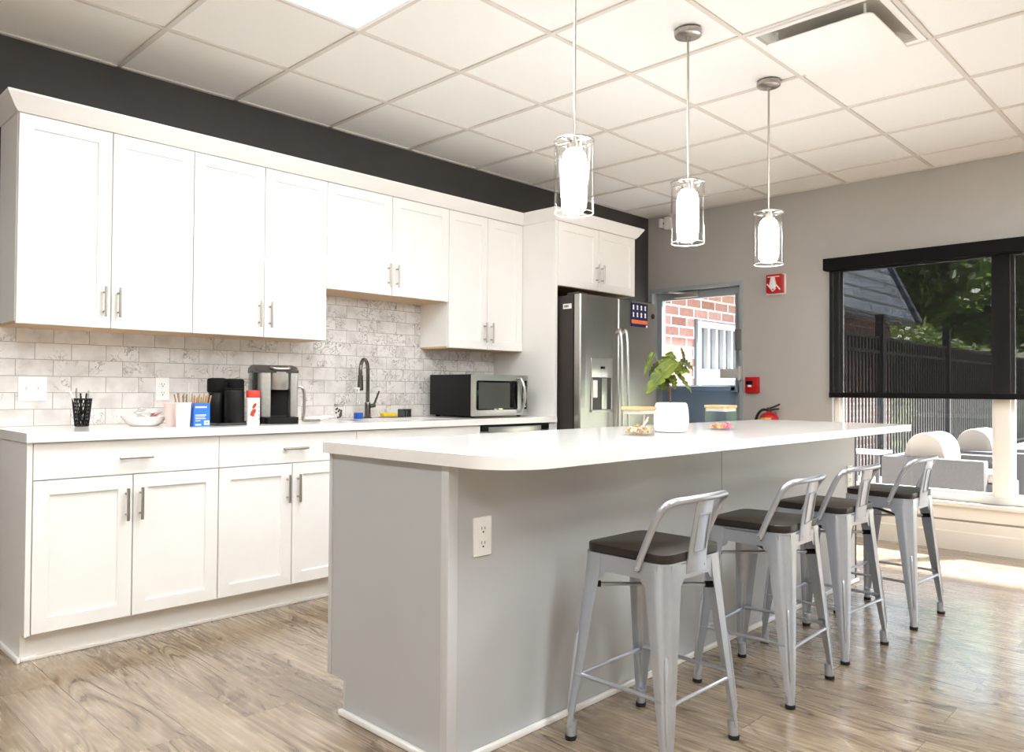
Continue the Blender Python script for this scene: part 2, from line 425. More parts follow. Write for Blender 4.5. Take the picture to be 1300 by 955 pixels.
# ceiling: slab with an opening for the air diffuser, grid of metal bars below
GX, GY, TS = 1.3704, 3.503, .6096
VX0, VX1, VY0, VY1 = GX+3*TS, GX+4*TS, GY-4*TS, GY-3*TS
ce = MB(); z0, z1 = HC+.008, HC+.05
ce.box(XB, VX0+.02, YR, YW, z0, z1); ce.box(VX1-.02, XE, YR, YW, z0, z1)
ce.box(VX0+.02, VX1-.02, YR, VY0+.02, z0, z1); ce.box(VX0+.02, VX1-.02, VY1-.02, YW, z0, z1)
ceil = struct(ce.build('ceiling', M['ceil'], smooth=False), 'white tiled drop ceiling', 'ceiling')
g = MB(); k = -6
x = GX-6*TS
while x < XE:
    if x > XB: g.box(x-.011, x+.011, YR, YW, HC, HC+.012)
    x += TS
y = GY
while y > YR:
    g.box(XB, XE, y-.011, y+.011, HC+.0005, HC+.012)
    y -= TS
g.box(XB, XE, YW-.022, YW, HC, HC+.012); g.box(XE-.022, XE, YR, YW, HC, HC+.012)
g.build('ceiling_grid', M['tbar'], ceil, smooth=False)
struct(MB().box(XB-.15, XE+.16, YR-.15, YW+.15, HC+.21, HC+.3).build('roof_slab', M['ceil'], smooth=False))

# tiled backsplash
bs = MB()
bs.box(.857, 4.012, YW-.009, YW, .914, 1.372); bs.box(2.397, 3.312, YW-.009, YW, 1.372, 1.672)
struct(bs.build('trim_1', M['tile'], smooth=False), 'white marble subway tile backsplash behind the counter', 'backsplash')

# ------------------------------------------------------------------ cabinetry helpers
def panel_front(mb, x0, x1, z0, z1, yf, t=.02, fw=.057, rec=.010, shaker=True):
    """a shaker or slab front facing -Y, its face in the plane y = yf"""
    e = .0018
    def rect(i, y): return [(x0+i, y, z0+i), (x1-i, y, z0+i), (x1-i, y, z1-i), (x0+i, y, z1-i)]
    loops = [rect(0, yf+t), rect(0, yf+e), rect(e, yf)]
    if shaker: loops += [rect(fw, yf), rect(fw+.0035, yf+rec)]
    vs = [p for L in loops for p in L]; fs = []
    n = len(loops)
    for i in range(n-1):
        for k in range(4):
            a, b = i*4+k, i*4+(k+1) % 4; fs.append((a, b, b+4, a+4))
    fs.append((3, 2, 1, 0)); m = (n-1)*4; fs.append((m, m+1, m+2, m+3))
    mb.raw(vs, fs); return mb
def pull(parent, c, axis, L=.138, label=None):
    x, y, z = c; mb = MB(); yo = y-.030
    if axis == 'Z':
        mb.cyl((x, yo, z-L/2), (x, yo, z+L/2), .0062, 14)
        for s in (-1, 1): mb.cyl((x, yo, z+s*L*.32), (x, y+.002, z+s*L*.32), .0045, 10)
    else:
        mb.cyl((x-L/2, yo, z), (x+L/2, yo, z), .0062, 14)
        for s in (-1, 1): mb.cyl((x+s*L*.32, yo, z), (x+s*L*.32, y+.002, z), .0045, 10)
    return mb.build('handle', M['nickel'], parent)
YB, YU = 3.490, 3.797
def doors(root, x0, x1, z0, z1, yf, hz, n=2, gap=.0026, hoff=.029):
    xm = (x0+x1)/2
    for (a, b, hx) in ((x0+gap, xm-gap, xm-hoff), (xm+gap, x1-gap, xm+hoff)):
        d = panel_front(MB(), a, b, z0, z1, yf).build('door', M['cab'], root, smooth=False)
        pull(d, (hx, yf, hz), 'Z')
# ---- base cabinets
def base_cabinet(x0, x1, label, end=False, drawer_pull=True):
    t = thing('base_cabinet', label, 'cabinet', ((x0+x1)/2, 3.80, 0), group='white base cabinets along the kitchen wall')
    b = MB()
    if end:      # finished side panel with a toe notch and a thin visible edge
        b.prism([(YB-.002, .113), (YB-.002, .874), (YW-.002, .874), (YW-.002, 0), (YB+.060, 0), (YB+.060, .113)], x0-.022, x0-.002, .001, 'X')
    b.box(x0, x1, YB+.021, YW-.002, .1143, .8745 if drawer_pull else .675)
    if not drawer_pull:
        b.box(x0, x1, YB+.021, YB+.040, .675, .8745); b.box(x0, x0+.018, YB+.040, YW-.002, .675, .8745); b.box(x1-.018, x1, YB+.040, YW-.002, .675, .8745)
    b.build('body', M['cab'], t, smooth=False)
    MB().box(x0, x1, YB+.068, YB+.084, .012, .1143).build('toe_kick', M['cab'], t, smooth=False)
    MB().box(x0+(-.02 if end else 0), x1, YB+.053, YB+.069, .0, .016, .005).build('shoe_moulding', M['cab'], t)
    if end:
        MB().box(x0-.036, x0-.021, YB+.045, YW-.004, 0, .022, .006).build('side_moulding', M['cab'], t)
    dr = panel_front(MB(), x0+.0015, x1-.0015, .7245, .8725, YB, shaker=False).build('drawer', M['cab'], t, smooth=False)
    if drawer_pull: pull(dr, ((x0+x1)/2+.004, YB, .797), 'X')
    doors(t, x0, x1, .1165, .7205, YB, .598)
    return t
C0, C1, C2, C3, C4 = .875, 1.635, 2.397, 3.312, 4.012
base_cabinet(C0, C1, 'white base cabinet at the left end of the counter, with drawer and two doors', True)
base_cabinet(C1, C2, 'white base cabinet under the coffee maker, second from the left')
base_cabinet(C2, C3, 'white sink base cabinet below the faucet, half hidden by the island', drawer_pull=False)
# dishwasher
t = thing('dishwasher', 'stainless dishwasher with black top edge under the microwave', 'dishwasher', (3.64, 3.8, 0))
MB().box(3.318, 3.952, YB+.03, YW-.02, .02, .866).build('body', M['black'], t, smooth=False)
MB().box(3.318, 3.952, YB+.002, YB+.03, .10, .832, .006).build('door', M['steelh'], t)
MB().box(3.318, 3.952, YB-.004, YB+.03, .834, .868, .003).build('control_strip', M['black'], t)
hm = MB(); hm.box(3.375, 3.865, YB-.012, YB-.003, .812, .860, .003)
hm.build('handle', M['steelh'], t)
tag(MB().box(3.955, 4.012, YB, YB+.03, .0, .8745, .001).build('filler_strip', M['cab'], base=True, smooth=False), 'narrow white filler strip between the dishwasher and the tall fridge panel', 'cabinet filler')
# ---- wall cabinets
ZT = 2.272
def wall_cabinet(x0, x1, z0, label, hz, side=True, yf=YU, group='white wall cabinets above the counter', zt=ZT):
    t = thing('wall_cabinet', label, 'cabinet', ((x0+x1)/2, 3.95, z0), group=group)
    MB().box(x0, x1, yf+.021, YW-.002, z0+.012, zt).build('body', M['cab'], t, smooth=False)
    MB().box(x0+.001, x1-.001, yf+.022, YW-.004, z0-.0005, z0+.0115).build('bottom_panel', M['wood_under'], t, smooth=False)
    doors(t, x0, x1, z0+.0015, zt-.002, yf, hz, hoff=.031)
    return t
wall_cabinet(C0+.002, C1, 1.367, 'tall white wall cabinet at the far left end of the upper row', 1.487)
wall_cabinet(C1, C2, 1.367, 'tall white wall cabinet above the coffee maker, second from the left', 1.487)
wall_cabinet(C2, C3, 1.664, 'short white wall cabinet raised above the sink and faucet', 1.784)
wall_cabinet(C3, C4, 1.367, 'white wall cabinet above the microwave, beside the tall fridge panel', 1.482)
wall_cabinet(4.040, 4.955, 1.822, 'white deep cabinet mounted above the stainless fridge', 1.945, yf=YB, group='cabinets of the fridge surround')
tag(MB().box(4.0135, 4.0385, YB+.001, YW-.002, 0, ZT, .001).build('fridge_panel', M['cab'], base=True, smooth=False), 'tall white end panel between the counter and the fridge', 'cabinet panel')
# crown moulding swept along the cabinet tops with mitred corners
def sweep(mb, path, prof):
    n = len(path); P = [Vector(p) for p in path]; rows = []
    for i in range(n):
        nn = []
        if i > 0: d = (P[i]-P[i-1]).normalized(); nn.append(Vector((d.y, -d.x)))
        if i < n-1: d = (P[i+1]-P[i]).normalized(); nn.append(Vector((d.y, -d.x)))
        m = nn[0] if len(nn) == 1 else (nn[0]+nn[1])/(1+nn[0].dot(nn[1]))
        rows.append([mb.bm.verts.new((P[i].x+m.x*o, P[i].y+m.y*o, z)) for (o, z) in prof])
    k = len(prof)
    for i in range(n-1):
        for j in range(k):
            mb.bm.faces.new((rows[i][j], rows[i][(j+1) % k], rows[i+1][(j+1) % k], rows[i+1][j]))
    mb.bm.faces.new(rows[0]); mb.bm.faces.new(rows[-1][::-1]); return mb
zc = ZT+.0015
prof = [(-.018, zc), (.006, zc), (.010, zc+.006), (.020, zc+.016), (.046, zc+.058), (.052, zc+.066), (.052, zc+.076), (-.018, zc+.076)]
cm = sweep(MB(), [(C0+.002, YW-.002), (C0+.002, YU), (4.0135, YU), (4.0135, YB), (4.955, YB), (4.955, YW-.002)], prof)
tag(cm.build('crown_moulding', M['cab'], base=True, angle=25), 'white crown moulding running along the tops of the wall cabinets', 'moulding')
# ---- wall counter with the sink cut out
t = thing('countertop', 'white quartz worktop along the tiled kitchen wall', 'countertop', (2.43, 3.78, .876))
SX0, SX1, SY0, SY1 = 2.52, 3.20, 3.575, 3.93
ct = MB(); zt, zb = .914, .8765
xs = [.846, SX0, SX1, 4.012]; ys = [3.466, SY0, SY1, YW-.010]
V = {}
for zi, zz in enumerate((zb, zt)):
    for i, xx in enumerate(xs):
        for j, yy in enumerate(ys): V[(i, j, zi)] = ct.bm.verts.new((xx, yy, zz))
for zi in (0, 1):
    for i in range(3):
        for j in range(3):
            if (i, j) == (1, 1): continue
            ct.bm.faces.new([V[(i, j, zi)], V[(i+1, j, zi)], V[(i+1, j+1, zi)], V[(i, j+1, zi)]])
def wallq(a, b): ct.bm.faces.new([V[(*a, 0)], V[(*b, 0)], V[(*b, 1)], V[(*a, 1)]])
for i in range(3): wallq((i, 0), (i+1, 0)); wallq((i, 3), (i+1, 3)); wallq((0, i), (0, i+1)); wallq((3, i), (3, i+1))
wallq((1, 1), (2, 1)); wallq((1, 2), (2, 2)); wallq((1, 1), (1, 2)); wallq((2, 1), (2, 2))
ct.build('worktop', M['quartz'], t, smooth=False)
t2 = thing('kitchen_sink', 'stainless undermount sink let into the white wall counter', 'sink', (2.86, 3.75, .70))
sk = MB(); e = .012
sk.box(SX0-e, SX1+e, SY0-e, SY0, .70, .876); sk.box(SX0-e, SX1+e, SY1, SY1+e, .70, .876)
sk.box(SX0-e, SX0, SY0, SY1, .70, .876); sk.box(SX1, SX1+e, SY0, SY1, .70, .876); sk.box(SX0-e, SX1+e, SY0-e, SY1+e, .69, .70)
sk.build('basin', M['steelh'], t2, smooth=False)
MB().lathe([(0.001, .003), (.03, .003), (.04, .0)], (2.86, 3.75, .70), 20).build('drain', M['chrome'], t2)

# ------------------------------------------------------------------ island
IX0, IX1, IY0, IY1 = 1.487, 4.630, 1.700, 2.330
t = thing('kitchen_island', 'long grey kitchen island base with smooth panels and white outlet', 'kitchen island', (3.06, 2.0, 0))
MB().box(IX0+.02, IX1-.004, IY0+.019, IY1-.045, .10, .875).box(IX0+.02, IX1-.004, IY0+.019, IY1-.11, 0, .10).build('body', M['island'], t, smooth=False)
# end panel with a toe notch on the kitchen side
MB().prism([(IY0+.030, .0), (IY0+.030, .875), (IY1-.022, .875), (IY1-.022, .113), (IY1-.095, .113), (IY1-.095, 0)], IX0+.004, IX0+.020, .0012, 'X').build('end_panel', M['island'], t, smooth=False)
MB().box(IX0, IX0+.019, IY1-.0215, IY1-.002, .113, .875, .002).build('edge_strip', M['islandtrim'], t)
MB().box(IX0+.003, IX0+.018, IY1-.104, IY1-.0955, .018, .113, .001).build('toe_trim', M['islandtrim'], t, smooth=False)
MB().box(IX0-.002, IX0+.036, IY0-.003, IY0+.031, 0, .875, .004).build('corner_post', M['islandtrim'], t)
MB().box(IX0+.037, 3.0735, IY0+.003, IY0+.019, 0, .875, .0008).build('back_panel', M['island'], t, smooth=False)
MB().box(3.0765, IX1-.012, IY0+.003, IY0+.019, 0, .875, .0008).build('back_panel', M['island'], t, smooth=False)
MB().box(IX1-.012, IX1, IY0, IY1-.05, 0, .875, .001).build('end_panel', M['fridgeside'], t, smooth=False)
sm = MB(); sm.box(IX0-.016, IX0+.003, IY0-.018, IY1-.09, 0, .019, .006); sm.box(IX0-.016, IX1, IY0-.018, IY0+.0, 0, .019, .006)
sm.build('shoe_moulding', M['plate'], t)
n_d = 5; w = (IX1-.012-IX0-.02)/n_d
for i in range(n_d):
    a = IX0+.02+i*w; mb = MB()
    t_ = .02; yf = IY1
    def rect(i_, y): return [(a+.002+i_, y, .117+i_), (a+w-.002-i_, y, .117+i_), (a+w-.002-i_, y, .868-i_), (a+.002+i_, y, .868-i_)]
    L = [rect(0, IY1-.044), rect(0, IY1-.024), rect(.057, IY1-.024), rect(.06, IY1-.034)]
    vs = [p for q in L for p in q]; fs = [(3,2,1,0), (12,13,14,15)]
    for q in range(3):
        for kk in range(4): fs.append((q*4+kk, q*4+(kk+1) % 4, q*4+4+(kk+1) % 4, q*4+4+kk))
    mb.raw(vs, fs).build('door', M['island'], t, smooth=False)
top = MB().prism(rounded_rect(1.462, 4.745, 1.432, 2.345, (.17, .02, .02, .02), 14), .876, .9125, .003)
tag(top.build('island_countertop', M['quartz'], base=True), 'long white quartz island top with a rounded near corner and seating overhang', 'countertop')
# outlets
def outlet(name, label, c, face, w=.075, hh=.118, gang=1, switch=False, group=None):
    """face '-Y' plates; c = centre on the wall"""
    t = thing(name, label, 'light switch' if switch else 'power outlet', (c[0], c[1], c[2]-hh/2), group=group)
    x, y, z = c
    MB().box(x-w/2, x+w/2, y-.006, y, z-hh/2, z+hh/2, .0025).build('plate', M['plate'], t)
    if switch:
        for s in (-1, 1):
            b = MB().box(x+s*.024-.005, x+s*.024+.005, y-.008, y-.005, z-.012, z+.012, .001)
            b.box(x+s*.024-.0035, x+s*.024+.0035, y-.018, y-.006, z+.000, z+.008, .001)
            b.build('toggle', M['plate'], t)
    else:
        for s in (-1, 1):
            r = MB().prism(rounded_rect(x-.017, x+.017, z+s*.022-.015, z+s*.022+.015, .010), y-.0085, y-.005, .0008, 'Y').build('receptacle', M['plate'], t)
            sl = MB()
            sl.box(x-.0075, x-.0055, y-.0092, y-.0083, z+s*.022-.001, z+s*.022+.008); sl.box(x+.0055, x+.0075, y-.0092, y-.0083, z+s*.022-.001, z+s*.022+.007)
            sl.cyl((x, y-.0083, z+s*.022-.008), (x, y-.0092, z+s*.022-.008), .003, 10)
            sl.build('slot', M['slot'], r, smooth=False)
    return t
outlet('power_outlet', 'white duplex outlet on the near end of the grey island panel', (1.623, IY0+.003, .652), '-Y')
outlet('power_outlet', 'white duplex outlet near the far end of the island behind the third stool', (4.53, IY0+.003, .615), '-Y')
outlet('power_outlet', 'white duplex outlet on the marble tile behind the wooden stirrers', (1.606, YW-.009, 1.090), '-Y', w=.070, hh=.115)
outlet('light_switch', 'white double switch plate on the marble tile at the far left', (1.017, YW-.009, 1.087), '-Y', w=.117, hh=.115, switch=True)

# ------------------------------------------------------------------ fridge
t = thing('refrigerator', 'stainless side by side fridge with ice dispenser, framed by white cabinet panels', 'refrigerator', (4.52, 3.7, 0))
FX0, FX1, FS, FY, FZ = 4.060, 4.962, 4.490, 3.300, 1.752
MB().box(FX0+.004, FX1-.004, FY+.072, 4.06, .03, FZ-.004, .004).build('body', M['fridgeside'], t)
MB().box(FX0+.006, FX1-.006, FY+.058, FY+.072, .05, FZ-.01).build('door_gasket', M['rubber'], t, smooth=False)
def fdoor(x0, x1):
    # gently bowed front
    n = 12; poly = []
    for i in range(n+1):
        u = i/n; xx = x0+.006+(x1-x0-.012)*u; poly.append((xx, FY+.004-.006*math.sin(PI*u)))
    poly += [(x1-.001, FY+.012), (x1-.001, FY+.057), (x0+.001, FY+.057), (x0+.001, FY+.012)]
    return MB().prism(poly, .07, FZ, .0025)
dl = fdoor(FX0, FS-.003).build('door', M['steel'], t, angle=30); dr = fdoor(FS+.003, FX1).build('door', M['steel'], t, angle=30)
def fhandle(door, x):
    mb = MB(); P = smooth_path([(x, FY-.002, 1.505), (x, FY-.048, 1.485), (x, FY-.060, 1.0), (x, FY-.048, .520), (x, FY-.002, .500)], 8)
    mb.tube(P, .0125, 12, flat=(1.0, .8)); return mb.build('handle', M['steelh'], door)
fhandle(dl, FS-.035); fhandle(dr, FS+.035)
d = MB(); DX0, DX1, DZ0, DZ1 = 4.168, 4.408, .945, 1.318
fr = .010; y0 = FY-.008
d.box(DX0, DX1, y0, FY+.004, 1.185, DZ1, .004)
d.box(DX0, DX0+.014, y0, FY+.004, DZ0+.018, 1.185, .003); d.box(DX1-.014, DX1, y0, FY+.004, DZ0+.018, 1.185, .003); d.box(DX0, DX1, y0-.006, FY+.004, DZ0, DZ0+.018, .003)
disp = d.build('dispenser', M['kbrush'], dl)
MB().box(DX0+.014, DX1-.014, FY-.0035, FY+.001, DZ0+.018, 1.185).build('dispenser_recess', M['kdark'], disp, smooth=False)
MB().box(4.268, 4.318, y0-.001, y0+.002, 1.243, 1.262, .0005).build('dispenser_display', M['blackglass'], disp)
MB().box(4.185, 4.235, FY-.010, FY-.004, 1.045, 1.165, .004).build('paddle', M['plate'], disp)
MB().box(4.285, 4.345, FY-.007, FY-.004, .965, 1.180, .002).build('chute', M['kbrush'], disp)
b = MB(); b.cyl((4.917, FY+.001, 1.655), (4.917, FY-.004, 1.655), .020, 20); b.build('badge', M['fridgeside'], dr)
hg = MB(); hg.box(FX0+.01, FX0+.10, FY+.03, FY+.13, FZ-.003, FZ+.014, .003); hg.build('hinge_cover', M['kdark'], t)
hg = MB(); hg.box(FX1-.10, FX1-.01, FY+.03, FY+.13, FZ-.003, FZ+.014, .003); hg.build('hinge_cover', M['kdark'], t)
# magnet sheet with eight small figures, and the white tag on the cabinet edge
t = thing('magnet_sheet', 'dark blue magnet sheet with eight white figures and an orange band on fridge', 'magnet', (4.728, FY-.006, 1.575))
ya = FY-.0045
mx0, mx1, mz0, mz1 = 4.632, 4.840, 1.565, 1.738
MB().box(mx0, mx1, ya-.0015, ya, mz0, mz1).build('sheet', M['navy'], t, smooth=False)
MB().box(mx0+.002, mx1-.002, ya-.0022, ya-.0014, mz0+.022, mz0+.050).build('orange_band', M['orange'], t, smooth=False)
MB().cyl((mx1-.012, ya-.0013, mz0+.008), (mx1-.012, ya-.003, mz0+.008), .009, 14).build('round_mark', M['paper'], t)
for r_ in range(2):
    for c_ in range(4):
        cx = mx0+.027+c_*.050; cz = mz0+.142-r_*.054
        fg = MB(); fg.prism([(cx-.009, cz-.018), (cx+.010, cz-.018), (cx+.006, cz-.001), (cx-.006, cz-.001)], ya-.0024, ya-.0014, 0, 'Y')
        fg.cyl((cx, ya-.0014, cz+.008), (cx, ya-.0024, cz+.008), .0095, 12)
        fg.build('figure_print', M['paper'], t)
t = thing('tag_label', 'small white tag with black print on the dark fridge side', 'tag', (FX0-.0, FY+.115, 1.585))
MB().box(FX0+.0015, FX0+.0035, FY+.085, FY+.16, 1.655, 1.690).build('card', M['paper'], t, smooth=False)
pm = MB()
for i in range(4): pm.box(FX0+.0005, FX0+.0015, FY+.112+i*.010, FY+.118+i*.010, 1.664, 1.681)
pm.build('print', M['black'], t, smooth=False)

# ------------------------------------------------------------------ microwave
t = thing('microwave', 'stainless microwave with black side and curved handle at the counter end', 'microwave', (3.60, 3.82, .914))
MX0, MX1, MY, MZ0, MZ1 = 3.350, 3.862, 3.600, .925, 1.194
MB().box(MX0+.002, MX1-.002, MY+.022, 4.03, MZ0, MZ1, .004).build('body', M['black'], t)
fc = MB().prism(rounded_rect(MX0, MX1, MZ0, MZ1, .006), MY, MY+.022, .003, 'Y').build('front_frame', M['steelh'], t)
dw = MB().prism(rounded_rect(MX0+.028, MX0+.405, MZ0+.038, MZ1-.040, .012), MY-.004, MY+.001, .002, 'Y').build('door_window', M['blackglass'], t)
MB().box(MX0+.045, MX0+.33, MY-.0048, MY-.0036, MZ0+.048, MZ1-.052).build('window_mesh', M['kdark'], dw, smooth=False)
cp = MB().box(MX0+.452, MX1-.014, MY-.003, MY+.001, MZ0+.040, MZ1-.036, .002).build('control_panel', M['blackglass'], t)
bt = MB()
for r_ in range(6):
    if r_ in (2, 3): continue
    for c_ in range(2): bt.box(MX0+.460+c_*.016, MX0+.470+c_*.016, MY-.0042, MY-.0028, MZ0+.054+r_*.026, MZ0+.064+r_*.026)
bt.build('button_print', M['plate'], cp, smooth=False)
MB().box(MX0+.458, MX0+.492, MY-.006, MY-.002, MZ0+.110, MZ0+.155, .002).build('open_button', M['kbrush'], cp)
P = smooth_path([(MX0+.412, MY+.004, MZ1-.022), (MX0+.422, MY-.030, MZ1-.034), (MX0+.432, MY-.048, (MZ0+MZ1)/2), (MX0+.422, MY-.030, MZ0+.034), (MX0+.412, MY+.004, MZ0+.022)], 8)
MB().tube(P, .0125, 12, flat=(1, .7)).build('handle', M['steelh'], t)
em = MB(); em.ball((MX0+.20, MY-.005, MZ0+.044), (.014, .002, .0055)); em.box(MX0+.225, MX0+.262, MY-.0055, MY-.003, MZ0+.040, MZ0+.048)
em.build('emblem', M['chrome'], t)
for (xx, yy) in ((MX0+.04, MY+.05), (MX1-.04, MY+.05), (MX0+.04, 3.99), (MX1-.04, 3.99)):
    MB().cyl((xx, yy, .9145), (xx, yy, MZ0+.001), .014, 12).build('foot', M['rubber'], t)

# ------------------------------------------------------------------ ceiling fittings
def troffer(x0, y0, w, l, label):
    t = thing('ceiling_light', label, 'ceiling light', (x0+w/2, y0+l/2, HC-.006), group='recessed ceiling light panels')
    fr = MB()
    for (a, b, c, d_) in ((x0+.012, x0+.034, y0+.012, y0+l-.012), (x0+w-.034, x0+w-.012, y0+.012, y0+l-.012), (x0+.034, x0+w-.034, y0+.012, y0+.034), (x0+.034, x0+w-.034, y0+l-.034, y0+l-.012)):
        fr.box(a, b, c, d_, HC-.003, HC+.0078)
    fr.build('frame', M['plate'], t, smooth=False)
    MB().box(x0+.0345, x0+w-.0345, y0+.0345, y0+l-.0345, HC+.001, HC+.0075).build('diffuser', M['panel'], t, smooth=False)
troffer(GX, GY-3*TS, TS, 2*TS, 'lit white ceiling light panel at the top left of the room')
for i, (x0, y0) in enumerate(((GX-4*TS, GY-3*TS), (GX, GY-7*TS), (GX-4*TS, GY-7*TS), (GX+4*TS, GY-7*TS), (GX-1*TS, GY-10*TS), (GX+4*TS, GY-11*TS+.0))):
    troffer(x0, y0, TS, 2*TS, ('lit ceiling light panel behind the viewer above the back left floor', 'lit ceiling light panel in the middle of the right side', 'lit ceiling light panel in the back right quarter',
        'lit ceiling light panel near the window end of the right side', 'lit ceiling light panel beside the right wall', 'lit ceiling light panel in the far right corner')[i])
# plaque diffuser
t = thing('ceiling_vent', 'square white air diffuser panel in the ceiling with dark throat', 'ceiling vent', ((VX0+VX1)/2, (VY0+VY1)/2, HC-.03))
a0, a1, b0, b1 = VX0+.013, VX1-.013, VY0+.013, VY1-.013
def ringq(mb, i0, z0_, i1, z1_):
    A = [(a0+i0, b0+i0, z0_), (a1-i0, b0+i0, z0_), (a1-i0, b1-i0, z0_), (a0+i0, b1-i0, z0_)]
    B = [(a0+i1, b0+i1, z1_), (a1-i1, b0+i1, z1_), (a1-i1, b1-i1, z1_), (a0+i1, b1-i1, z1_)]
    mb.raw(A+B, [(k, (k+1) % 4, 4+(k+1) % 4, 4+k) for k in range(4)])
fm = MB(); ringq(fm, 0, HC-.001, .030, HC-.001); ringq(fm, .030, HC-.001, .034, HC+.010)
fm.build('frame', M['ceil'], t, smooth=False)
hm = MB(); ringq(hm, .034, HC+.010, .13, HC+.045); hm.raw([(a0+.13, b0+.13, HC+.045), (a1-.13, b0+.13, HC+.045), (a1-.13, b1-.13, HC+.045), (a0+.13, b1-.13, HC+.045)], [(0,1,2,3)])
hm.build('throat', mat('grey duct metal', (196,193,187), .6), t, smooth=False)
MB().prism(rounded_rect(a0+.060, a1-.060, b0+.060, b1-.060, .03), HC-.042, HC-.036, .001).build('plaque', M['ceil'], t)
for (xx, yy) in ((a0+.10, b0+.10), (a1-.10, b0+.10), (a0+.10, b1-.10), (a1-.10, b1-.10)): MB().cyl((xx, yy, HC-.037), (xx, yy, HC+.022), .006, 10).build('hanger', M['plate'], t)
# pendants
def pendant(x, y, label):
    t = thing('pendant_lamp', label, 'pendant lamp', (x, y, 1.75), group='glass pendant lamps over the island', local=True)
    L = HC-1.75
    MB().lathe([(.001, L-.028), (.045, L-.028), (.058, L-.022), (.060, L-.016), (.060, L-.0005), (.001, L-.0005)], seg=32).lathe([(.012, L-.040), (.014, L-.028)], seg=16).build('ceiling_canopy', M['nickel'], t)
    MB().cyl((0, 0, .282), (0, 0, L-.027), .0052, 12).build('rod', M['nickel'], t)
    cp = MB().lathe([(.001, .283), (.016, .283), (.018, .262), (.030, .258), (.030, .236), (.001, .236)], seg=24)
    cp.tube([(-.074, 0, .266), (.074, 0, .266)], .005, 8); cp.tube([(0, -.074, .266), (0, .074, .266)], .005, 8)
    ring = [(.0725*math.cos(2*PI*k/40), .0725*math.sin(2*PI*k/40), .268) for k in range(41)]
    cp.tube(ring, .0035, 8, caps=False)
    cp.build('lamp_holder', M['nickel'], t)
    MB().lathe([(.0735, 0), (.0735, .272), (.0700, .272), (.0700, 0)], seg=48, closed=True).build('glass_shade', M['pglass'], t)
    ss = MB()
    for k in range(6):
        a = 2*PI*k/6+.25; ss.tube([(.0685*math.cos(a), .0685*math.sin(a), .003), (.0685*math.cos(a), .0685*math.sin(a), .265)], .0022, 6)
    ss.build('glass_rib', M['pglass'], t)
    MB().tube([(.0718*math.cos(2*PI*k/48), .0718*math.sin(2*PI*k/48), .0) for k in range(49)], .0022, 8, caps=False).build('glass_rim', M['gedge'], t)
    MB().lathe([(.001, .030), (.030, .031), (.044, .040), (.048, .06), (.048, .19), (.040, .222), (.022, .237), (.001, .240)], seg=24).build('bulb', M['bulb'], t)
    return t
pendant(2.196, 1.82, 'glass cylinder pendant lamp nearest the viewer, its rod running out of frame')
pendant(2.983, 1.82, 'glass cylinder pendant lamp in the middle of the three over the island')
pendant(3.765, 1.82, 'glass cylinder pendant lamp farthest away, hanging by the end wall')

# ------------------------------------------------------------------ door in the end wall
dg = M['doorgrey']
fm = MB(); xs0, xs1 = XE-.012, XE+.15
fm.box(xs0, xs1, DY0, DY0+.030, 0, DZ, .002); fm.box(xs0, xs1, DY1-.030, DY1, 0, DZ, .002); fm.box(xs0, xs1-.001, DY0+.030, DY1-.030, DZ-.035, DZ-.0005, .001)
door = thing('door_1', 'grey blue exit door with a large window beside the fridge', 'door', (XE+.1, 3.6, 0)); door['kind'] = 'structure'
fm.build('door_frame', dg, door)
LX0, LX1 = XE+.075, XE+.120
GY0, GY1, GZ0, GZ1 = 3.246, 3.985, 1.146, 1.925
ly0, ly1 = DY0+.032, DY1-.032
lf = MB(); lf.box(LX0, LX1, ly0, GY0, .01, DZ-.038); lf.box(LX0, LX1, GY1, ly1, .01, DZ-.038); lf.box(LX0, LX1, GY0, GY1, GZ1, DZ-.038)
leaf = lf.build('door_leaf', dg, door, smooth=False)
MB().box(LX0-.001, LX1, GY0, GY1, .01, GZ0).build('lower_panel', M['doorblue'], leaf, smooth=False)
bd = MB(); bd.box(LX0-.010, LX0, GY0-.014, GY0, GZ0, GZ1); bd.box(LX0-.010, LX0, GY1, GY1+.014, GZ0, GZ1); bd.box(LX0-.010, LX0, GY0-.014, GY1+.014, GZ1, GZ1+.014)
bd.build('glazing_bead', dg, leaf, smooth=False)
MB().box(LX0+.018, LX0+.024, GY0, GY1, GZ0, GZ1).build('pane', M['glass'], leaf, smooth=False)
pb = MB(); pb.box(LX0-.065, LX0-.03, GY0-.03, GY1-.10, GZ0-.052, GZ0-.008, .008); pb.box(LX0-.065, LX0, GY0-.05, GY0+.02, GZ0-.056, GZ0-.004, .006); pb.box(LX0-.055, LX0, GY1-.12, GY1-.06, GZ0-.05, GZ0-.01, .006)
pb.build('push_bar', M['doorblue'], leaf)
cl = MB(); cl.box(LX0-.05, LX0, 3.60, 3.84, 1.935, 1.985, .008); cl.tube([(LX0-.03, 3.70, 1.975), (LX0-.13, 3.83, 1.985), (LX0-.06, 3.95, 1.995)], .009, 8)
cl.build('door_closer', M['kbrush'], leaf)
MB().box(XE-.035, XE+.02, 3.150, 3.200, 1.440, 1.620, .006).build('alarm_box', mat('mid grey hardware', (112,112,110), .4), door)
MB().box(XE-.05, XE+.02, 3.165, 3.330, 1.205, 1.285, .006).box(XE-.055, XE-.012, 3.145, 3.166, 1.185, 1.305, .003).build('latch_box', mat('light grey hardware', (190,190,184), .4), door)

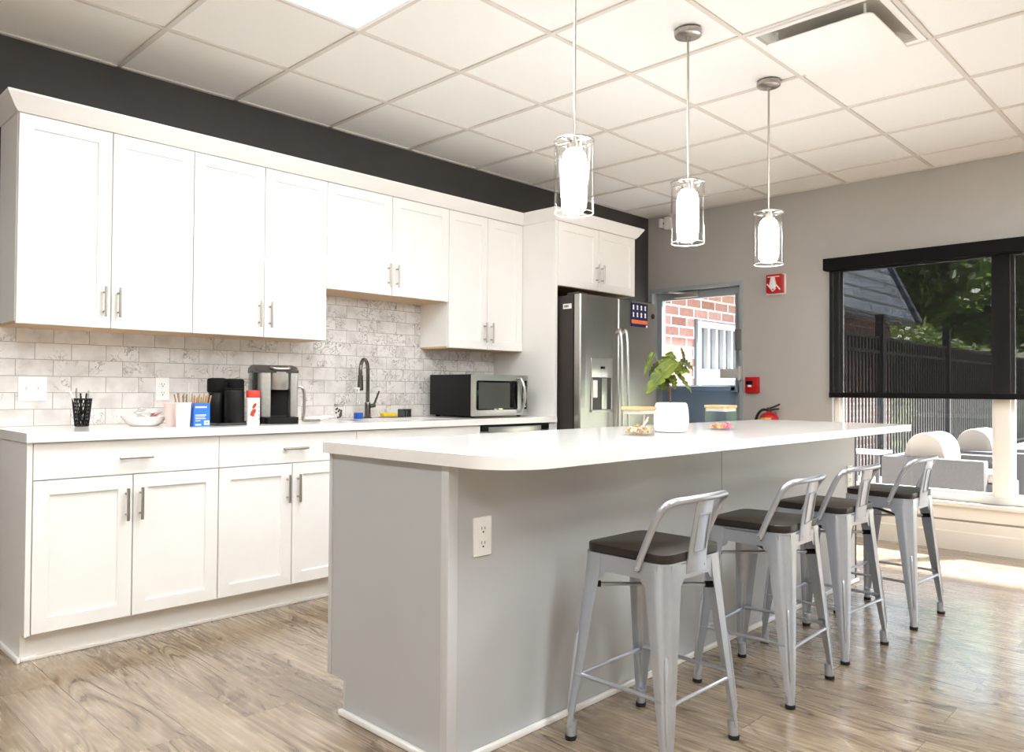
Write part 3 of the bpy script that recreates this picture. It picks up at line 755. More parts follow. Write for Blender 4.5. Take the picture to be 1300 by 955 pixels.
# ------------------------------------------------------------------ window in the end wall
win = thing('window_1', 'wide white framed window with a black blind above the patio', 'window', (XE+.1, .4, WZ0)); win['kind'] = 'structure'
fw = MB(); fx0, fx1 = XE+.045, XE+.13
fw.box(fx0, fx1, WY1-.035, WY1, WZ0, WZ1, .002); fw.box(fx0, fx1, WY0, WY0+.05, WZ0, WZ1, .002)
fw.box(fx0, fx1, WY0+.05, WY1-.035, WZ0, WZ0+.05, .001); fw.box(fx0, fx1, WY0+.05, WY1-.035, WZ1-.05, WZ1, .001)
for ym in (1.262, -.20): fw.box(fx0-.012, fx1, ym-.046, ym+.046, WZ0+.05, WZ1-.05, .003)
fw.build('window_frame', M['trimw'], win)
for (ya_, yb_) in ((1.308, WY1-.035), (-.154, 1.216), (WY0+.05, -.246)):
    s_ = MB(); x0, x1 = fx0+.02, fx0+.045; b_ = .022
    s_.box(x0, x1, ya_, ya_+b_, WZ0+.05, WZ1-.05); s_.box(x0, x1, yb_-b_, yb_, WZ0+.05, WZ1-.05); s_.box(x0, x1, ya_+b_, yb_-b_, WZ0+.05, WZ0+.05+b_); s_.box(x0, x1, ya_+b_, yb_-b_, WZ1-.05-b_, WZ1-.05)
    sa = s_.build('sash', M['plate'], win, smooth=False)
    MB().box(x0+.010, x0+.015, ya_+b_, yb_-b_, WZ0+.05+b_, WZ1-.05-b_).build('pane', M['glass'], sa, smooth=False)
MB().box(XE-.045, XE+.045, WY0-.05, WY1+.045, WZ0-.030, WZ0, .006).build('window_sill', M['trimw'], win)
struct(MB().box(XE-.020, XE, WY0-.02, WY1+.02, .215, WZ0-.031, .003).build('trim_2', M['trimw'], smooth=False), 'white apron board below the window sill', 'trim')
bbm = MB()
for (ya_, yb_) in ((YR, DY0-.012),):
    bbm.prism([(XE, 0), (XE-.016, 0), (XE-.016, .125), (XE-.010, .135), (XE-.010, .190), (XE-.004, .200), (XE, .200)], ya_, yb_, 0, 'Y')
struct(bbm.build('baseboard_end', M['trimw'], smooth=False), 'tall white baseboard along the end wall', 'baseboard')
struct(MB().box(XB, XB+.016, YR, YW, 0, .12).build('baseboard_back', M['trimw'], smooth=False)); struct(MB().box(XB, XE, YR, YR+.016, 0, .12).build('baseboard_right', M['trimw'], smooth=False))
# roller blind
t = thing('roller_blind', 'black mesh roller blind half lowered over the window', 'blind', (XE-.04, .4, 1.05))
by0, by1 = WY0-.04, WY1+.040
MB().box(XE-.085, XE-.001, by0, by1, 2.030, 2.122, .004).build('cassette', M['blackmatte'], t)
MB().box(XE-.032, XE-.031, by0+.015, by1-.030, 1.088, 2.034).build('fabric', M['blind'], t, smooth=False)
MB().box(XE-.040, XE-.023, by0+.012, by1-.028, 1.050, 1.090, .004).build('bottom_bar', M['blackmatte'], t)

# ------------------------------------------------------------------ devices on the end wall
t = thing('fire_strobe', 'red fire alarm strobe with white lens high on the grey wall', 'fire alarm', (XE, 2.844, 1.89))
MB().box(XE-.012, XE, 2.762, 2.928, 1.885, 2.052, .003).build('back_plate', M['plate'], t)
MB().box(XE-.075, XE-.012, 2.772, 2.900, 1.895, 2.045, .006).build('housing', M['red'], t)
ln = MB(); ln.prism([(2.822, 2.020), (2.850, 2.020), (2.866, 1.945), (2.850, 1.925), (2.824, 1.925), (2.806, 1.945)], XE-.098, XE-.075, .006, 'X'); ln.build('lens', M['plate'], t)
rf = MB()
rf.tube([(XE-.077, 2.889, 1.968), (XE-.077, 2.842, 1.908)], .005, 8); rf.tube([(XE-.077, 2.842, 1.908), (XE-.077, 2.815, 1.930)], .004, 8); rf.tube([(XE-.077, 2.810, 1.955), (XE-.077, 2.780, 1.918)], .005, 8); rf.box(XE-.077, XE-.074, 2.785, 2.885, 2.022, 2.028)
rf.build('white_print', M['paper'], t)
t = thing('fire_pull_station', 'small red fire pull station with black and white handle by the door', 'fire alarm', (XE, 3.043, 1.08))
MB().box(XE-.045, XE, 2.988, 3.100, 1.082, 1.214, .006).build('housing', M['red'], t)
MB().box(XE-.058, XE-.044, 3.030, 3.088, 1.150, 1.182, .003).build('handle', M['black'], t)
MB().box(XE-.055, XE-.044, 3.040, 3.072, 1.130, 1.148, .003).build('white_grip', M['plate'], t)
t = thing('fire_extinguisher', 'red fire extinguisher with yellow label hung on the end wall', 'fire extinguisher', (XE-.09, 2.87, .45))
ex, ey = XE-.090, 2.865
MB().lathe([(.001, .45), (.068, .452), (.074, .47), (.074, .872), (.071, .890), (.058, .910), (.036, .923), (.022, .926), (.022, .932), (.001, .932)], (ex, ey, .0), 28).build('cylinder', M['red'], t)
lb = MB()
for k in range(9):
    a0_ = math.radians(135+k*9); a1_ = math.radians(135+(k+1)*9)
    lb.raw([(ex+.0752*math.cos(a0_), ey+.0752*math.sin(a0_), .62), (ex+.0752*math.cos(a1_), ey+.0752*math.sin(a1_), .62), (ex+.0752*math.cos(a1_), ey+.0752*math.sin(a1_), .885), (ex+.0752*math.cos(a0_), ey+.0752*math.sin(a0_), .885)], [(0,1,2,3)])
bmesh.ops.remove_doubles(lb.bm, verts=lb.bm.verts, dist=1e-5)
bmesh.ops.solidify(lb.bm, geom=lb.bm.faces[:], thickness=.0008)
lb.build('label_sheet', M['yellow'], t)
vv = MB(); vv.cyl((ex, ey, .905), (ex, ey, .948), .018, 14); vv.tube([(ex, ey, .940), (ex-.01, ey-.05, .955), (ex-.015, ey-.095, .975)], .008, 8); vv.tube([(ex, ey, .925), (ex-.01, ey-.05, .935), (ex-.015, ey-.09, .938)], .007, 8)
for v_ in vv.bm.verts: v_.co.z += .017
vv.build('valve_lever', M['kdark'], t)
MB().tube(smooth_path([(ex, ey+.01, .945), (ex-.02, ey+.06, .938), (ex-.02, ey+.105, .86), (ex-.02, ey+.105, .70), (ex-.02, ey+.09, .58)], 6), .011, 10).build('hose', M['rubber'], t)
MB().box(XE-.022, XE, ey-.02, ey+.02, .70, .92, .003).build('wall_bracket', M['kdark'], t)
t = thing('emergency_light', 'small white fixture on the end wall under the ceiling corner', 'wall fixture', (XE, 3.88, 2.56))
MB().box(XE-.05, XE, 3.842, 3.895, 2.560, 2.675, .006).build('housing', M['plate'], t)
MB().box(XE-.075, XE-.02, 3.905, 3.935, 2.580, 2.662, .006).build('lamp_head', M['plate'], t); MB().cyl((XE-.04, 3.89, 2.62), (XE-.04, 3.91, 2.62), .008, 10).build('swivel', M['kdark'], t)

# ------------------------------------------------------------------ stools
def make_stool(label):
    t = thing('counter_stool', label, 'stool', (0,0,0), 0, 'silver metal stools along the island', local=True)
    ZS = .588
    TX, TY, BX, BY = .160, .157, .202, .194
    def corner(sx, sy, z):
        u = z/ZS
        return Vector((sx*(BX+(TX-BX)*u), sy*(BY+(TY-BY)*u), z))
    def leg(sx, sy):
        mb = MB(); rows = []
        hs = [.040, .075, .12, .20, .30, .40, .49, .54, .568, ZS]
        for z in hs:
            c = corner(sx, sy, z); u = z/ZS
            w = .024+.052*min(1, max(0, (z-.04)/.5))**.9
            rc = .58*w; th = .0035
            prof = [(-w, 0)]
            for k in range(7):
                a = .5*PI*(1-k/6); prof.append((-rc+rc*math.cos(a), -rc+rc*math.sin(a)))
            prof.append((0, -w))
            inn = [(-w, -th)]
            r2 = rc-th
            for k in range(7):
                a = .5*PI*(1-k/6); inn.append((-rc+r2*math.cos(a), -rc+r2*math.sin(a)))
            inn.append((-th, -w))
            loop = prof+inn[::-1]
            rows.append([mb.bm.verts.new((c.x+sx*p[0], c.y+sy*p[1], z)) for p in loop])
        n = len(rows[0])
        for i in range(len(rows)-1):
            for k in range(n): mb.bm.faces.new((rows[i][k], rows[i][(k+1) % n], rows[i+1][(k+1) % n], rows[i+1][k]))
        mb.bm.faces.new(rows[0]); mb.bm.faces.new(rows[-1][::-1])
        # pressed rib down the outer corner
        pr = []
        for z in (.085, .10, .18, .26, .325, .335):
            c = corner(sx, sy, z); w = .024+.052*min(1, max(0, (z-.04)/.5))**.9; rc = .58*w
            o = -rc*(1-math.sqrt(.5)); pr.append((c.x+sx*(o+.0005), c.y+sy*(o+.0005), z))
        mb.tube(pr, [.001, .006, .007, .007, .006, .001], 8)
        # round foot tube
        c0 = corner(sx, sy, .012); c1 = corner(sx, sy, .060)
        q = Vector((-sx*.016, -sy*.016, 0))
        mb.tube([c0+q, c1+q], [.0155, .0145], 14)
        L = mb.build('leg', M['stoolmetal'], t, angle=40)
        fb = MB(); c = corner(sx, sy, 0)+q; fb.lathe([(.001, 0), (.0165, 0), (.018, .004), (.0175, .014), (.001, .014)], (c.x, c.y, 0), 14)
        fb.build('rubber_foot', M['rubber'], L)
    for sx in (-1, 1):
        for sy in (-1, 1): leg(sx, sy)
    # apron with arched lower edge
    ap = MB()
    for s in (-1, 1):
        for axis in ('X', 'Y'):
            hw = TX if axis == 'X' else TY; oo = TY if axis == 'X' else TX
            poly = [(-hw+.03, ZS), (hw-.03, ZS), (hw-.03, .518)]
            for k in range(9):
                a = .5*PI*k/8; poly.append((hw-.062-.028*math.sin(a)+.0, .518+.020*math.sin(a)) if False else (hw-.060-.030*math.sin(a), .518+.022*(1-math.cos(a))))
            for k in range(8, -1, -1):
                a = .5*PI*k/8; poly.append((-hw+.060+.030*math.sin(a), .518+.022*(1-math.cos(a))))
            poly.append((-hw+.03, .518))
            if axis == 'X': ap.prism([(p[0], p[1]) for p in poly], s*oo-.0042*(s > 0), s*oo+.0042*(s < 0), 0, 'Y')
            else: ap.prism([(p[0], p[1]) for p in poly], s*oo-.0042*(s > 0), s*oo+.0042*(s < 0), 0, 'X')
    ap.prism(rounded_rect(-TX, TX, -TY, TY, .042, 6), ZS-.004, ZS+.004, .002)
    ap.build('seat_frame', M['stoolmetal'], t)
    ch = .034; a, b_ = .158, .155
    poly = rounded_rect(-a, a, -b_, b_, .045, 4)
    MB().prism(poly, ZS+.0045, ZS+.031, .005).build('seat', M['seatwood'], t)
    # foot rails with flattened ends
    zr = .198
    for (p, q) in (((-1,-1),(1,-1)), ((1,-1),(1,1)), ((1,1),(-1,1)), ((-1,1),(-1,-1))):
        dz = .0 if p[1] == q[1] else .012
        A = corner(*p, zr+dz); B = corner(*q, zr+dz)
        ins = .020
        for P_ in (A, B): P_.x -= math.copysign(ins, P_.x); P_.y -= math.copysign(ins, P_.y)
        if p[1] == q[1]: A.y = B.y = math.copysign(abs(A.y)+.012, A.y)
        else: A.x = B.x = math.copysign(abs(A.x)+.012, A.x)
        d_ = (B-A); rail = MB()
        rail.tube([A, A+d_*.06, A+d_*.10, A+d_*.90, A+d_*.94, B], [.009, .009, .0062, .0062, .009, .009], 10)
        rail.build('foot_rail', M['stoolmetal'], t)
    # crossed braces under the seat with rubber bumpers
    for s, m_ in ((1, M['stoolmetal']), (-1, M['black'])):
        A = corner(-1, s, .486 if s > 0 else .498); B = corner(1, -s, .486 if s > 0 else .498)
        A = A*.86; B = B*.86; A.z = B.z = .486 if s > 0 else .500
        br = MB().tube([A, B], .0062, 10).build('cross_brace', m_, t)
        d_ = B-A; bp = MB(); bp.tube([A, A+d_*.09], .010, 10); bp.build('bumper', M['rubber'], br)
        bp = MB(); bp.tube([B-d_*.09, B], .010, 10); bp.build('bumper', M['rubber'], br)
    # low back: bent tube and a pressed splat
    pts = [(-.166, -.058, .586), (-.167, -.064, .602), (-.170, -.125, .735), (-.166, -.152, .778), (-.140, -.172, .795), (-.08, -.188, .799), (0, -.195, .800),
           (.08, -.188, .799), (.140, -.172, .795), (.166, -.152, .778), (.170, -.125, .735), (.167, -.064, .602), (.166, -.058, .586)]
    pts = [(p[0], p[1], p[2]-.020) for p in pts]
    MB().tube(smooth_path(pts, 6), .0108, 12).build('back_rail', M['stoolmetal'], t)
    sp = MB()
    W = .050
    rows = []
    DZ_ = -.018
    for (z, y, w_) in ((.572, -.159, W+.006), (.60, -.160, W+.003), (.63, -.163, W), (.70, -.174, W-.003), (.770, -.187, W-.004), (.795, -.192, W-.006)):
        rows.append([sp.bm.verts.new((xx, y+yy, z+DZ_)) for (xx, yy) in ((-w_, 0), (-w_+.010, -.0035), (w_-.010, -.0035), (w_, 0), (w_, .004), (-w_, .004))])
    for i in range(len(rows)-1):
        for k in range(6): sp.bm.faces.new((rows[i][k], rows[i][(k+1) % 6], rows[i+1][(k+1) % 6], rows[i+1][k]))
    sp.bm.faces.new(rows[0]); sp.bm.faces.new(rows[-1][::-1])
    for (zz, yy) in ((.745, -.1855), (.635, -.1675)): sp.tube([(-.030, yy-.0015, zz+DZ_), (.030, yy-.0015, zz+DZ_)], .0028, 8)
    for xx in (-.032, .032): sp.tube([(xx, -.1690, .635+DZ_), (xx, -.1870, .745+DZ_)], .0022, 8)
    sp.build('back_splat', M['stoolmetal'], t)
    for (xx, yy, zz, d_) in ((-.036, -.1605, .588, (0,-1,0)), (.036, -.1605, .588, (0,-1,0)), (-.175, -.060, .590, (-1,0,0)), (.175, -.060, .590, (1,0,0))):
        r_ = (.006, .003, .006) if d_[1] else (.003, .007, .007)
        MB().ball((xx, yy, zz+DZ_), r_, 2).build('rivet', M['chrome'], t)
    return t
st = make_stool('silver metal stool with dark wood seat, nearest the viewer at the island')
spots = [(2.070, 1.386, -1.0), (2.785, 1.365, 2.0), (3.378, 1.377, -4.0), (4.062, 1.335, -2.0)]
labels = [st['label'], 'silver metal stool with dark wood seat, second from the viewer',
          'silver metal stool with dark wood seat, third from the viewer', 'silver metal stool with dark wood seat, farthest, nearest the window']
for i, (x, y, a) in enumerate(spots):
    o = st if i == 0 else copy_tree(st)
    o.location = (x, y, 0); o.rotation_euler = (0, 0, math.radians(a)); o['label'] = labels[i]

# ------------------------------------------------------------------ things on the wall counter
ZC = .914
# black mesh pen cup
px, py = 1.172, 3.90
t = thing('pen_cup', 'black wire mesh pen cup at the left end of the counter', 'pen cup', (px, py, ZC))
mb = MB(); rb, rt, hh = .028, .040, .128
mb.lathe([(.001, .002), (rb, .002), (rb, .006), (.001, .006)], (px, py, ZC), 28)
mb.build('base', M['black'], t)
mb = MB(); N_ = 22
for k in range(N_):
    for s in (-1, 1):
        P = []
        for q in range(7):
            u = q/6; a = 2*PI*k/N_+s*u*1.1; r = rb+(rt-rb)*u
            P.append((px+r*math.cos(a), py+r*math.sin(a), ZC+.004+(hh-.004)*u))
        mb.tube(P, .0022, 5)
mb.build('mesh_side', M['black'], t)
mb = MB(); mb.tube([(px+rt*math.cos(2*PI*k/32), py+rt*math.sin(2*PI*k/32), ZC+hh) for k in range(33)], .003, 8, caps=False); mb.build('rim', M['black'], t)
def stick(name, base, tip, r, m, label, cat, group, flat=None, cap=None):
    mb = MB(); mb.tube([base, tip], r, 8, flat=flat)
    return tag(mb.build(name, m, base=True), label, cat, group)
for k in range(7):
    a = 2*PI*k/7+.3; r0 = .017; dx = .026*math.cos(a+.35); dy = .026*math.sin(a+.35)
    tip = (px+dx*1.02, py+dy, ZC+.142+.012*((k*5) % 4))
    stick('pen', (px+r0*math.cos(a), py+r0*math.sin(a), ZC+.008), tip, .0038, M['black'] if k % 3 else M['kbrush'], 'thin pen standing in the black wire mesh cup', 'pen', 'pens in the mesh cup')
stick('pen', (px+.014, py, ZC+.01), (px-.060, py-.012, ZC+.175), .0038, M['paper'], 'white pen leaning far out to the left of the black mesh cup', 'pen', None)
# sugar bowl with packets
bx, by = 1.418, 3.815
t = thing('packet_bowl', 'low white bowl of sweetener packets on the wall counter', 'bowl', (bx, by, ZC))
mb = MB(); mb.lathe([(.001, .001), (.060, .001), (.078, .012), (.098, .038), (.103, .046), (.099, .046), (.074, .016), (.058, .007), (.001, .007)], (bx, by, ZC), 36)
mb.build('dish', M['ceramic'], t)
rg = random.Random(3)
for k in range(12):
    a = rg.uniform(0, 2*PI); r = rg.uniform(.0, .055); x, y = bx+r*math.cos(a), by+r*math.sin(a); z = ZC+.040+.0045*k*(1-r/.08)
    Mt = Matrix.Translation((x, y, z)) @ Matrix.Rotation(rg.uniform(0, PI), 4, 'Z') @ Matrix.Rotation(rg.uniform(-.7, .7), 4, 'X') @ Matrix.Rotation(rg.uniform(-.5, .5), 4, 'Y')
    pink = k in (2, 7)
    o = MB().box(-.030, .030, -.018, .018, -.0016, .0016, .001, 1, Mt).build('sweetener_packet', M['wood_fr'] if pink else M['paper'], base=True)
    tag(o, 'pink paper sweetener packet in the low white bowl' if pink else 'white paper sweetener packet in the low white bowl', 'packet', 'pink packets in the white bowl' if pink else 'white packets in the white bowl')
# cups with stirrers
def cup(name, x, y, r0, r1, hgt, m, label, cat, rim=True):
    t = thing(name, label, cat, (x, y, ZC))
    MB().lathe([(.001, 0), (r0, 0), (r1, hgt), (r1-.0025, hgt), (r0-.002, .003), (.001, .003)], (x, y, ZC), 32).build('wall', m, t)
    if rim: MB().tube([(x+r1*math.cos(2*PI*k/32), y+r1*math.sin(2*PI*k/32), ZC+hgt) for k in range(33)], .0022, 8, caps=False).build('rim', m, t)
    return t
cup('paper_cup', 1.500, 3.690, .030, .040, .108, mat('pale pink paper', (236,214,208), .6, var=.05), 'pale pink paper cup half hidden behind the white cup of stirrers', 'cup')
cx, cy = 1.516, 3.613
cup('stirrer_cup', cx, cy, .030, .037, .112, M['ceramic'], 'white cup holding brown wooden stirrers in front of the tiles', 'cup')
for k in range(8):
    a = 2*PI*k/8; tip = (cx-.012+.030*math.cos(a), cy+.024*math.sin(a), ZC+.146+.006*(k % 3))
    stick('wooden_stirrer', (cx+.012*math.cos(a+.4), cy+.012*math.sin(a+.4), ZC+.006), tip, .0060, M['stickd'], 'brown wooden stirrer standing in the white cup', 'stirrer', 'brown stirrers in the white cup', flat=(1, .4))
for k, (dx, zt_) in enumerate(((.022, .205), (.042, .185))):
    stick('plastic_knife', (cx+.010, cy-.008+.010*k, ZC+.007), (cx+dx, cy-.006+.012*k, ZC+zt_), .0065, M['plate'], ('taller white plastic knife standing in the stirrer cup', 'shorter white plastic knife standing in the stirrer cup')[k], 'knife', None, flat=(1, .3))
# blue box of sticks
x0, x1, y0, y1, hb_ = 1.556, 1.632, 3.585, 3.640, .110
t = thing('blue_box', 'bright blue cardboard box of wooden stirrers beside the white cup', 'box', ((x0+x1)/2, (y0+y1)/2, ZC))
mb = MB(); th = .002
mb.box(x0, x1, y0, y0+th, ZC, ZC+hb_); mb.box(x0, x1, y1-th, y1, ZC, ZC+hb_); mb.box(x0, x0+th, y0+th, y1-th, ZC, ZC+hb_); mb.box(x1-th, x1, y0+th, y1-th, ZC, ZC+hb_); mb.box(x0+th, x1-th, y0+th, y1-th, ZC, ZC+th)
mb.build('carton', M['blue'], t, smooth=False)
for (a, b, z_, h_) in ((.006, .060, .088, .007), (.006, .058, .052, .004), (.006, .052, .044, .003), (.006, .056, .036, .003), (.006, .034, .006, .006), (.008, .030, .026, .003)):
    MB().box(x0+a, x0+b, y0-.0008, y0+.0004, ZC+z_, ZC+z_+h_).build('text_line', M['paper'], t, smooth=False)
MB().box(x0+.048, x1-.002, y0-.001, y0+.0004, ZC+.008, ZC+.028).build('label_patch', M['paper'], t, smooth=False)
bcd = MB()
for i in range(5): bcd.box(x0+.054+i*.003, x0+.0555+i*.003, y0-.0016, y0-.0008, ZC+.014, ZC+.023)
bcd.build('bar_print', M['black'], t, smooth=False)
for k in range(12):
    u = k/11; xx = x0+.010+.052*u; yy = y0+.014+.026*((k*7) % 4)/3
    stick('wooden_stirrer', (xx-.004, yy, ZC+.004), (xx-.010+.040*u, yy+.004, ZC+.138+.016*((k*5) % 3)/2), .0064, M['stick'], 'pale wooden stirrer fanning out of the blue box', 'stirrer', 'pale stirrers in the blue box', flat=(1, .35))
# tray with black bottles
t = thing('bottle_tray', 'shallow black tray under the three black bottles', 'tray', (1.79, 3.72, ZC))
tr = MB(); tr.box(1.675, 1.900, 3.600, 3.840, ZC, ZC+.004, .001)
for (a, b, c, d_) in ((1.675, 1.679, 3.6, 3.84), (1.896, 1.900, 3.6, 3.84), (1.675, 1.900, 3.6, 3.604), (1.675, 1.900, 3.836, 3.840)): tr.box(a, b, c, d_, ZC+.001, ZC+.012)
tr.build('dish', M['kdark'], t, smooth=False)
def bottle(x, y, hgt, label, cap):
    t = thing('black_bottle', label, 'bottle', (x, y, ZC+.0042), group='black bottles on the tray')
    z = ZC+.0042
    if cap:
        MB().lathe([(.001, 0), (.043, 0), (.045, .004), (.045, hgt*.60), (.041, hgt*.64), (.040, hgt*.68), (.001, hgt*.68)], (x, y, z), 32).build('body', M['black'], t)
        MB().lathe([(.001, hgt*.682), (.043, hgt*.682), (.047, hgt*.72), (.047, hgt*.95), (.043, hgt*.985), (.030, hgt), (.001, hgt)], (x, y, z), 32).build('lid', M['blackmatte'], t)
    else:
        MB().lathe([(.001, 0), (.046, 0), (.048, .004), (.048, hgt*.90), (.046, hgt*.93), (.001, hgt*.93)], (x, y, z), 32).build('body', M['black'], t)
        MB().lathe([(.001, hgt*.932), (.045, hgt*.932), (.044, hgt*.985), (.040, hgt), (.001, hgt)], (x, y, z), 32).build('lid', M['blackmatte'], t)
bottle(1.735, 3.735, .228, 'tall black lidded bottle at the left of the tray', True)
bottle(1.846, 3.775, .226, 'tall black lidded bottle at the back right of the tray', True)
bottle(1.783, 3.648, .178, 'shorter plain black bottle at the front of the tray', False)
# creamer canister
x, y = 1.842, 3.632
x = 1.858; y = 3.600
t = thing('creamer_canister', 'white creamer canister with red lid left of the coffee maker', 'canister', (x, y, ZC))
MB().lathe([(.001, 0), (.031, 0), (.032, .003), (.032, .132), (.030, .136), (.001, .136)], (x, y, ZC), 28).build('body', M['paper'], t)
MB().lathe([(.001, .1365), (.033, .1365), (.0335, .140), (.0335, .166), (.032, .171), (.001, .172)], (x, y, ZC), 28).build('lid', mat('red lid', (222,66,56), .4), t)
lb = MB()
for (az, z_, rx, rz) in ((-2.0, .065, .011, .018), (-1.85, .095, .008, .016), (-2.15, .050, .012, .007)):
    lb.ball((x+.0318*math.cos(az), y+.0318*math.sin(az), ZC+z_), (rx, .0016, rz), 2, Matrix.Rotation(az+PI/2, 4, 'Z') @ Matrix.Rotation(.5, 4, 'Y'))
lb.build('red_print', mat('rust print', (178,64,40), .5, var=.2), t)
lb = MB()
for q in range(5): lb.ball((x+.0318*math.cos(-1.05), y+.0318*math.sin(-1.05), ZC+.03+q*.02), (.006, .0012, .006), 1, Matrix.Rotation(-1.05+PI/2, 4, 'Z'))
lb.build('grey_print', M['kbrush'], t)
# pod coffee maker
kx0, kx1, ky0, ky1 = 1.975, 2.165, 3.600, 3.870
km = t = thing('coffee_maker', 'silver and black pod coffee maker on the wall counter', 'coffee maker', ((kx0+kx1)/2, 3.74, ZC))
kf = ky0+.035
MB().prism(rounded_rect(kx0, kx1, kf+.055, ky1, .03), ZC+.012, ZC+.285, .008).build('body', M['kdark'], t)
sdm = MB()
sdm.prism(rounded_rect(kx0-.004, kx0+.050, kf, kf+.075, (.016, .004, .004, .004)), ZC+.036, ZC+.270, .004); sdm.prism(rounded_rect(kx1-.040, kx1+.002, kf, kf+.075, (.004, .016, .004, .004)), ZC+.036, ZC+.270, .004)
sdm.build('side_column', M['kbrush'], t)
MB().lathe([(.001, .175), (.052, .175), (.056, .182), (.056, .268), (.001, .268)], ((kx0+kx1)/2+.006, kf+.046, ZC), 32).build('brew_head', M['kbrush'], t)
lid = MB().prism([(kf-.004, ZC+.262), (kf-.004, ZC+.276), (kf+.05, ZC+.297), (kf+.13, ZC+.306), (kf+.225, ZC+.292), (kf+.240, ZC+.262)], kx0-.026, kx1+.003, .009, 'X')
lid.build('lid', M['kdark'], t)
lh = MB(); lh.tube(smooth_path([(kx0+.055, kf+.03, ZC+.294), (kx0+.06, kf-.012, ZC+.286), ((kx0+kx1)/2, kf-.020, ZC+.284), (kx1-.05, kf-.012, ZC+.286), (kx1-.045, kf+.03, ZC+.294)], 6), .006, 8)
lh.build('lid_handle', M['nickel'], t)
MB().box(kx0+.052, kx1-.042, kf+.055, kf+.062, ZC+.040, ZC+.176).build('cup_recess', M['black'], t, smooth=False)
MB().prism(rounded_rect(kx0+.012, kx1-.004, ky0-.020, kf+.058, (.03, .03, .004, .004)), ZC, ZC+.034, .004).build('drip_tray', M['black'], t)
bm_ = MB(); bm_.box(kx0-.002, kx1, kf+.056, ky1-.004, ZC, ZC+.013, .004); bm_.build('foot', M['blackmatte'], t)
MB().prism(rounded_rect(kx0-.026, kx0-.001, kf+.085, ky1-.02, .010), ZC+.030, ZC+.262, .006).build('water_tank', M['tank'], t)
tk = MB(); tk.prism(rounded_rect(kx0-.028, kx0-.001, kf+.083, ky1-.018, .010), ZC+.262, ZC+.274, .004); tk.prism(rounded_rect(kx0-.028, kx0-.001, kf+.083, ky1-.018, .010), ZC, ZC+.030, .004)
tk.build('tank_cap', M['kdark'], t)
sh = MB(); sh.tube(smooth_path([(kx1+.002, kf+.05, ZC+.190), (kx1+.030, kf+.04, ZC+.186), (kx1+.040, kf+.04, ZC+.15), (kx1+.040, kf+.04, ZC+.06), (kx1+.036, kf+.04, ZC+.024), (kx1+.05, kf+.06, ZC+.011), (kx1+.14, kf+.10, ZC+.009)], 6), .007, 8)
sh.build('side_tube', M['nickel'], t)
km.location = (2.058, 3.745, ZC); km.rotation_euler = (0, 0, math.radians(-17))
# paper towel / folded cloth by the sink
o = MB(); o.ball((2.37, 3.86, ZC+.014), (.085, .06, .013), 3); o.ball((2.42, 3.83, ZC+.022), (.05, .035, .010), 3)
tag(o.build('folded_towel', M['paper'], base=True), 'crumpled white towel lying on the counter left of the sink', 'towel')
# faucet
fx, fy = 2.815, 3.985
t = thing('kitchen_faucet', 'dark chrome gooseneck faucet with side lever behind the sink', 'faucet', (fx, fy, ZC))
MB().lathe([(.001, 0), (.027, 0), (.027, .006), (.020, .012), (.018, .09), (.0155, .10), (.001, .10)], (fx, fy, ZC), 24).build('base', M['dchrome'], t)
dv = Vector((-.80, -.60)); rr = .072
P = [(fx, fy, ZC+.09), (fx, fy, ZC+.20), (fx, fy, ZC+.285)]
for k in range(1, 9):
    a = PI*k/8; u = rr*(1-math.cos(a)); P.append((fx+dv.x*u, fy+dv.y*u, ZC+.290+rr*math.sin(a)))
ex_, ey_ = fx+dv.x*2*rr, fy+dv.y*2*rr
P.append((ex_, ey_, ZC+.262))
MB().tube(smooth_path(P, 4), .0115, 14).build('spout', M['dchrome'], t)
mb = MB(); mb.cyl((ex_, ey_, ZC+.265), (ex_, ey_, ZC+.178), .0155, 18, r2=.0185); mb.build('spray_head', M['dchrome'], t)
mb = MB(); mb.cyl((ex_, ey_, ZC+.178), (ex_, ey_, ZC+.172), .0175, 18); mb.build('nozzle', M['black'], t)
lv = MB(); lv.tube([(fx+.012, fy-.002, ZC+.075), (fx+.050, fy-.006, ZC+.080)], .013, 12); lv.tube([(fx+.044, fy-.006, ZC+.085), (fx+.078, fy-.012, ZC+.168)], [.007, .0055], 10)
lv.build('lever', M['kdark'], t)
# soap and small things
t = thing('soap_bottle', 'clear bottle with blue liquid standing left of the faucet', 'bottle', (2.672, 3.875, ZC))
MB().lathe([(.001, .0), (.028, .0), (.030, .004), (.030, .10), (.022, .125), (.011, .138), (.011, .158), (.001, .158)], (2.672, 3.875, ZC), 24).build('body', M['jar'], t)
MB().lathe([(.001, .003), (.0275, .003), (.0275, .040), (.001, .040)], (2.672, 3.875, ZC), 24).build('liquid', M['bluesoap'], t)
mb = MB(); mb.cyl((2.672, 3.875, ZC+.158), (2.672, 3.875, ZC+.182), .006, 10); mb.box(2.644, 2.678, 3.869, 3.881, ZC+.180, ZC+.190, .002); mb.build('pump', M['plate'], t)
t = thing('small_jar', 'small clear lidded jar with dark contents near the sink', 'jar', (2.570, 3.93, ZC))
MB().lathe([(.001, 0), (.028, 0), (.028, .075), (.001, .075)], (2.570, 3.93, ZC), 20).build('body', M['jar'], t)
MB().lathe([(.001, .0755), (.029, .0755), (.029, .092), (.001, .092)], (2.570, 3.93, ZC), 20).build('lid', M['kbrush'], t)
mb = MB(); rg = random.Random(5)
for k in range(14):
    a = rg.uniform(0, 6.28); mb.ball((2.570+.015*math.cos(a), 3.93+.015*math.sin(a), ZC+.012+.004*k), .007, 1)
fl = mb.build('filling', M['kdark'], t)
fl['kind'] = 'stuff'
t = thing('dish_sponge', 'bright yellow sponge on the counter right of the faucet', 'sponge', (2.94, 3.965, ZC))
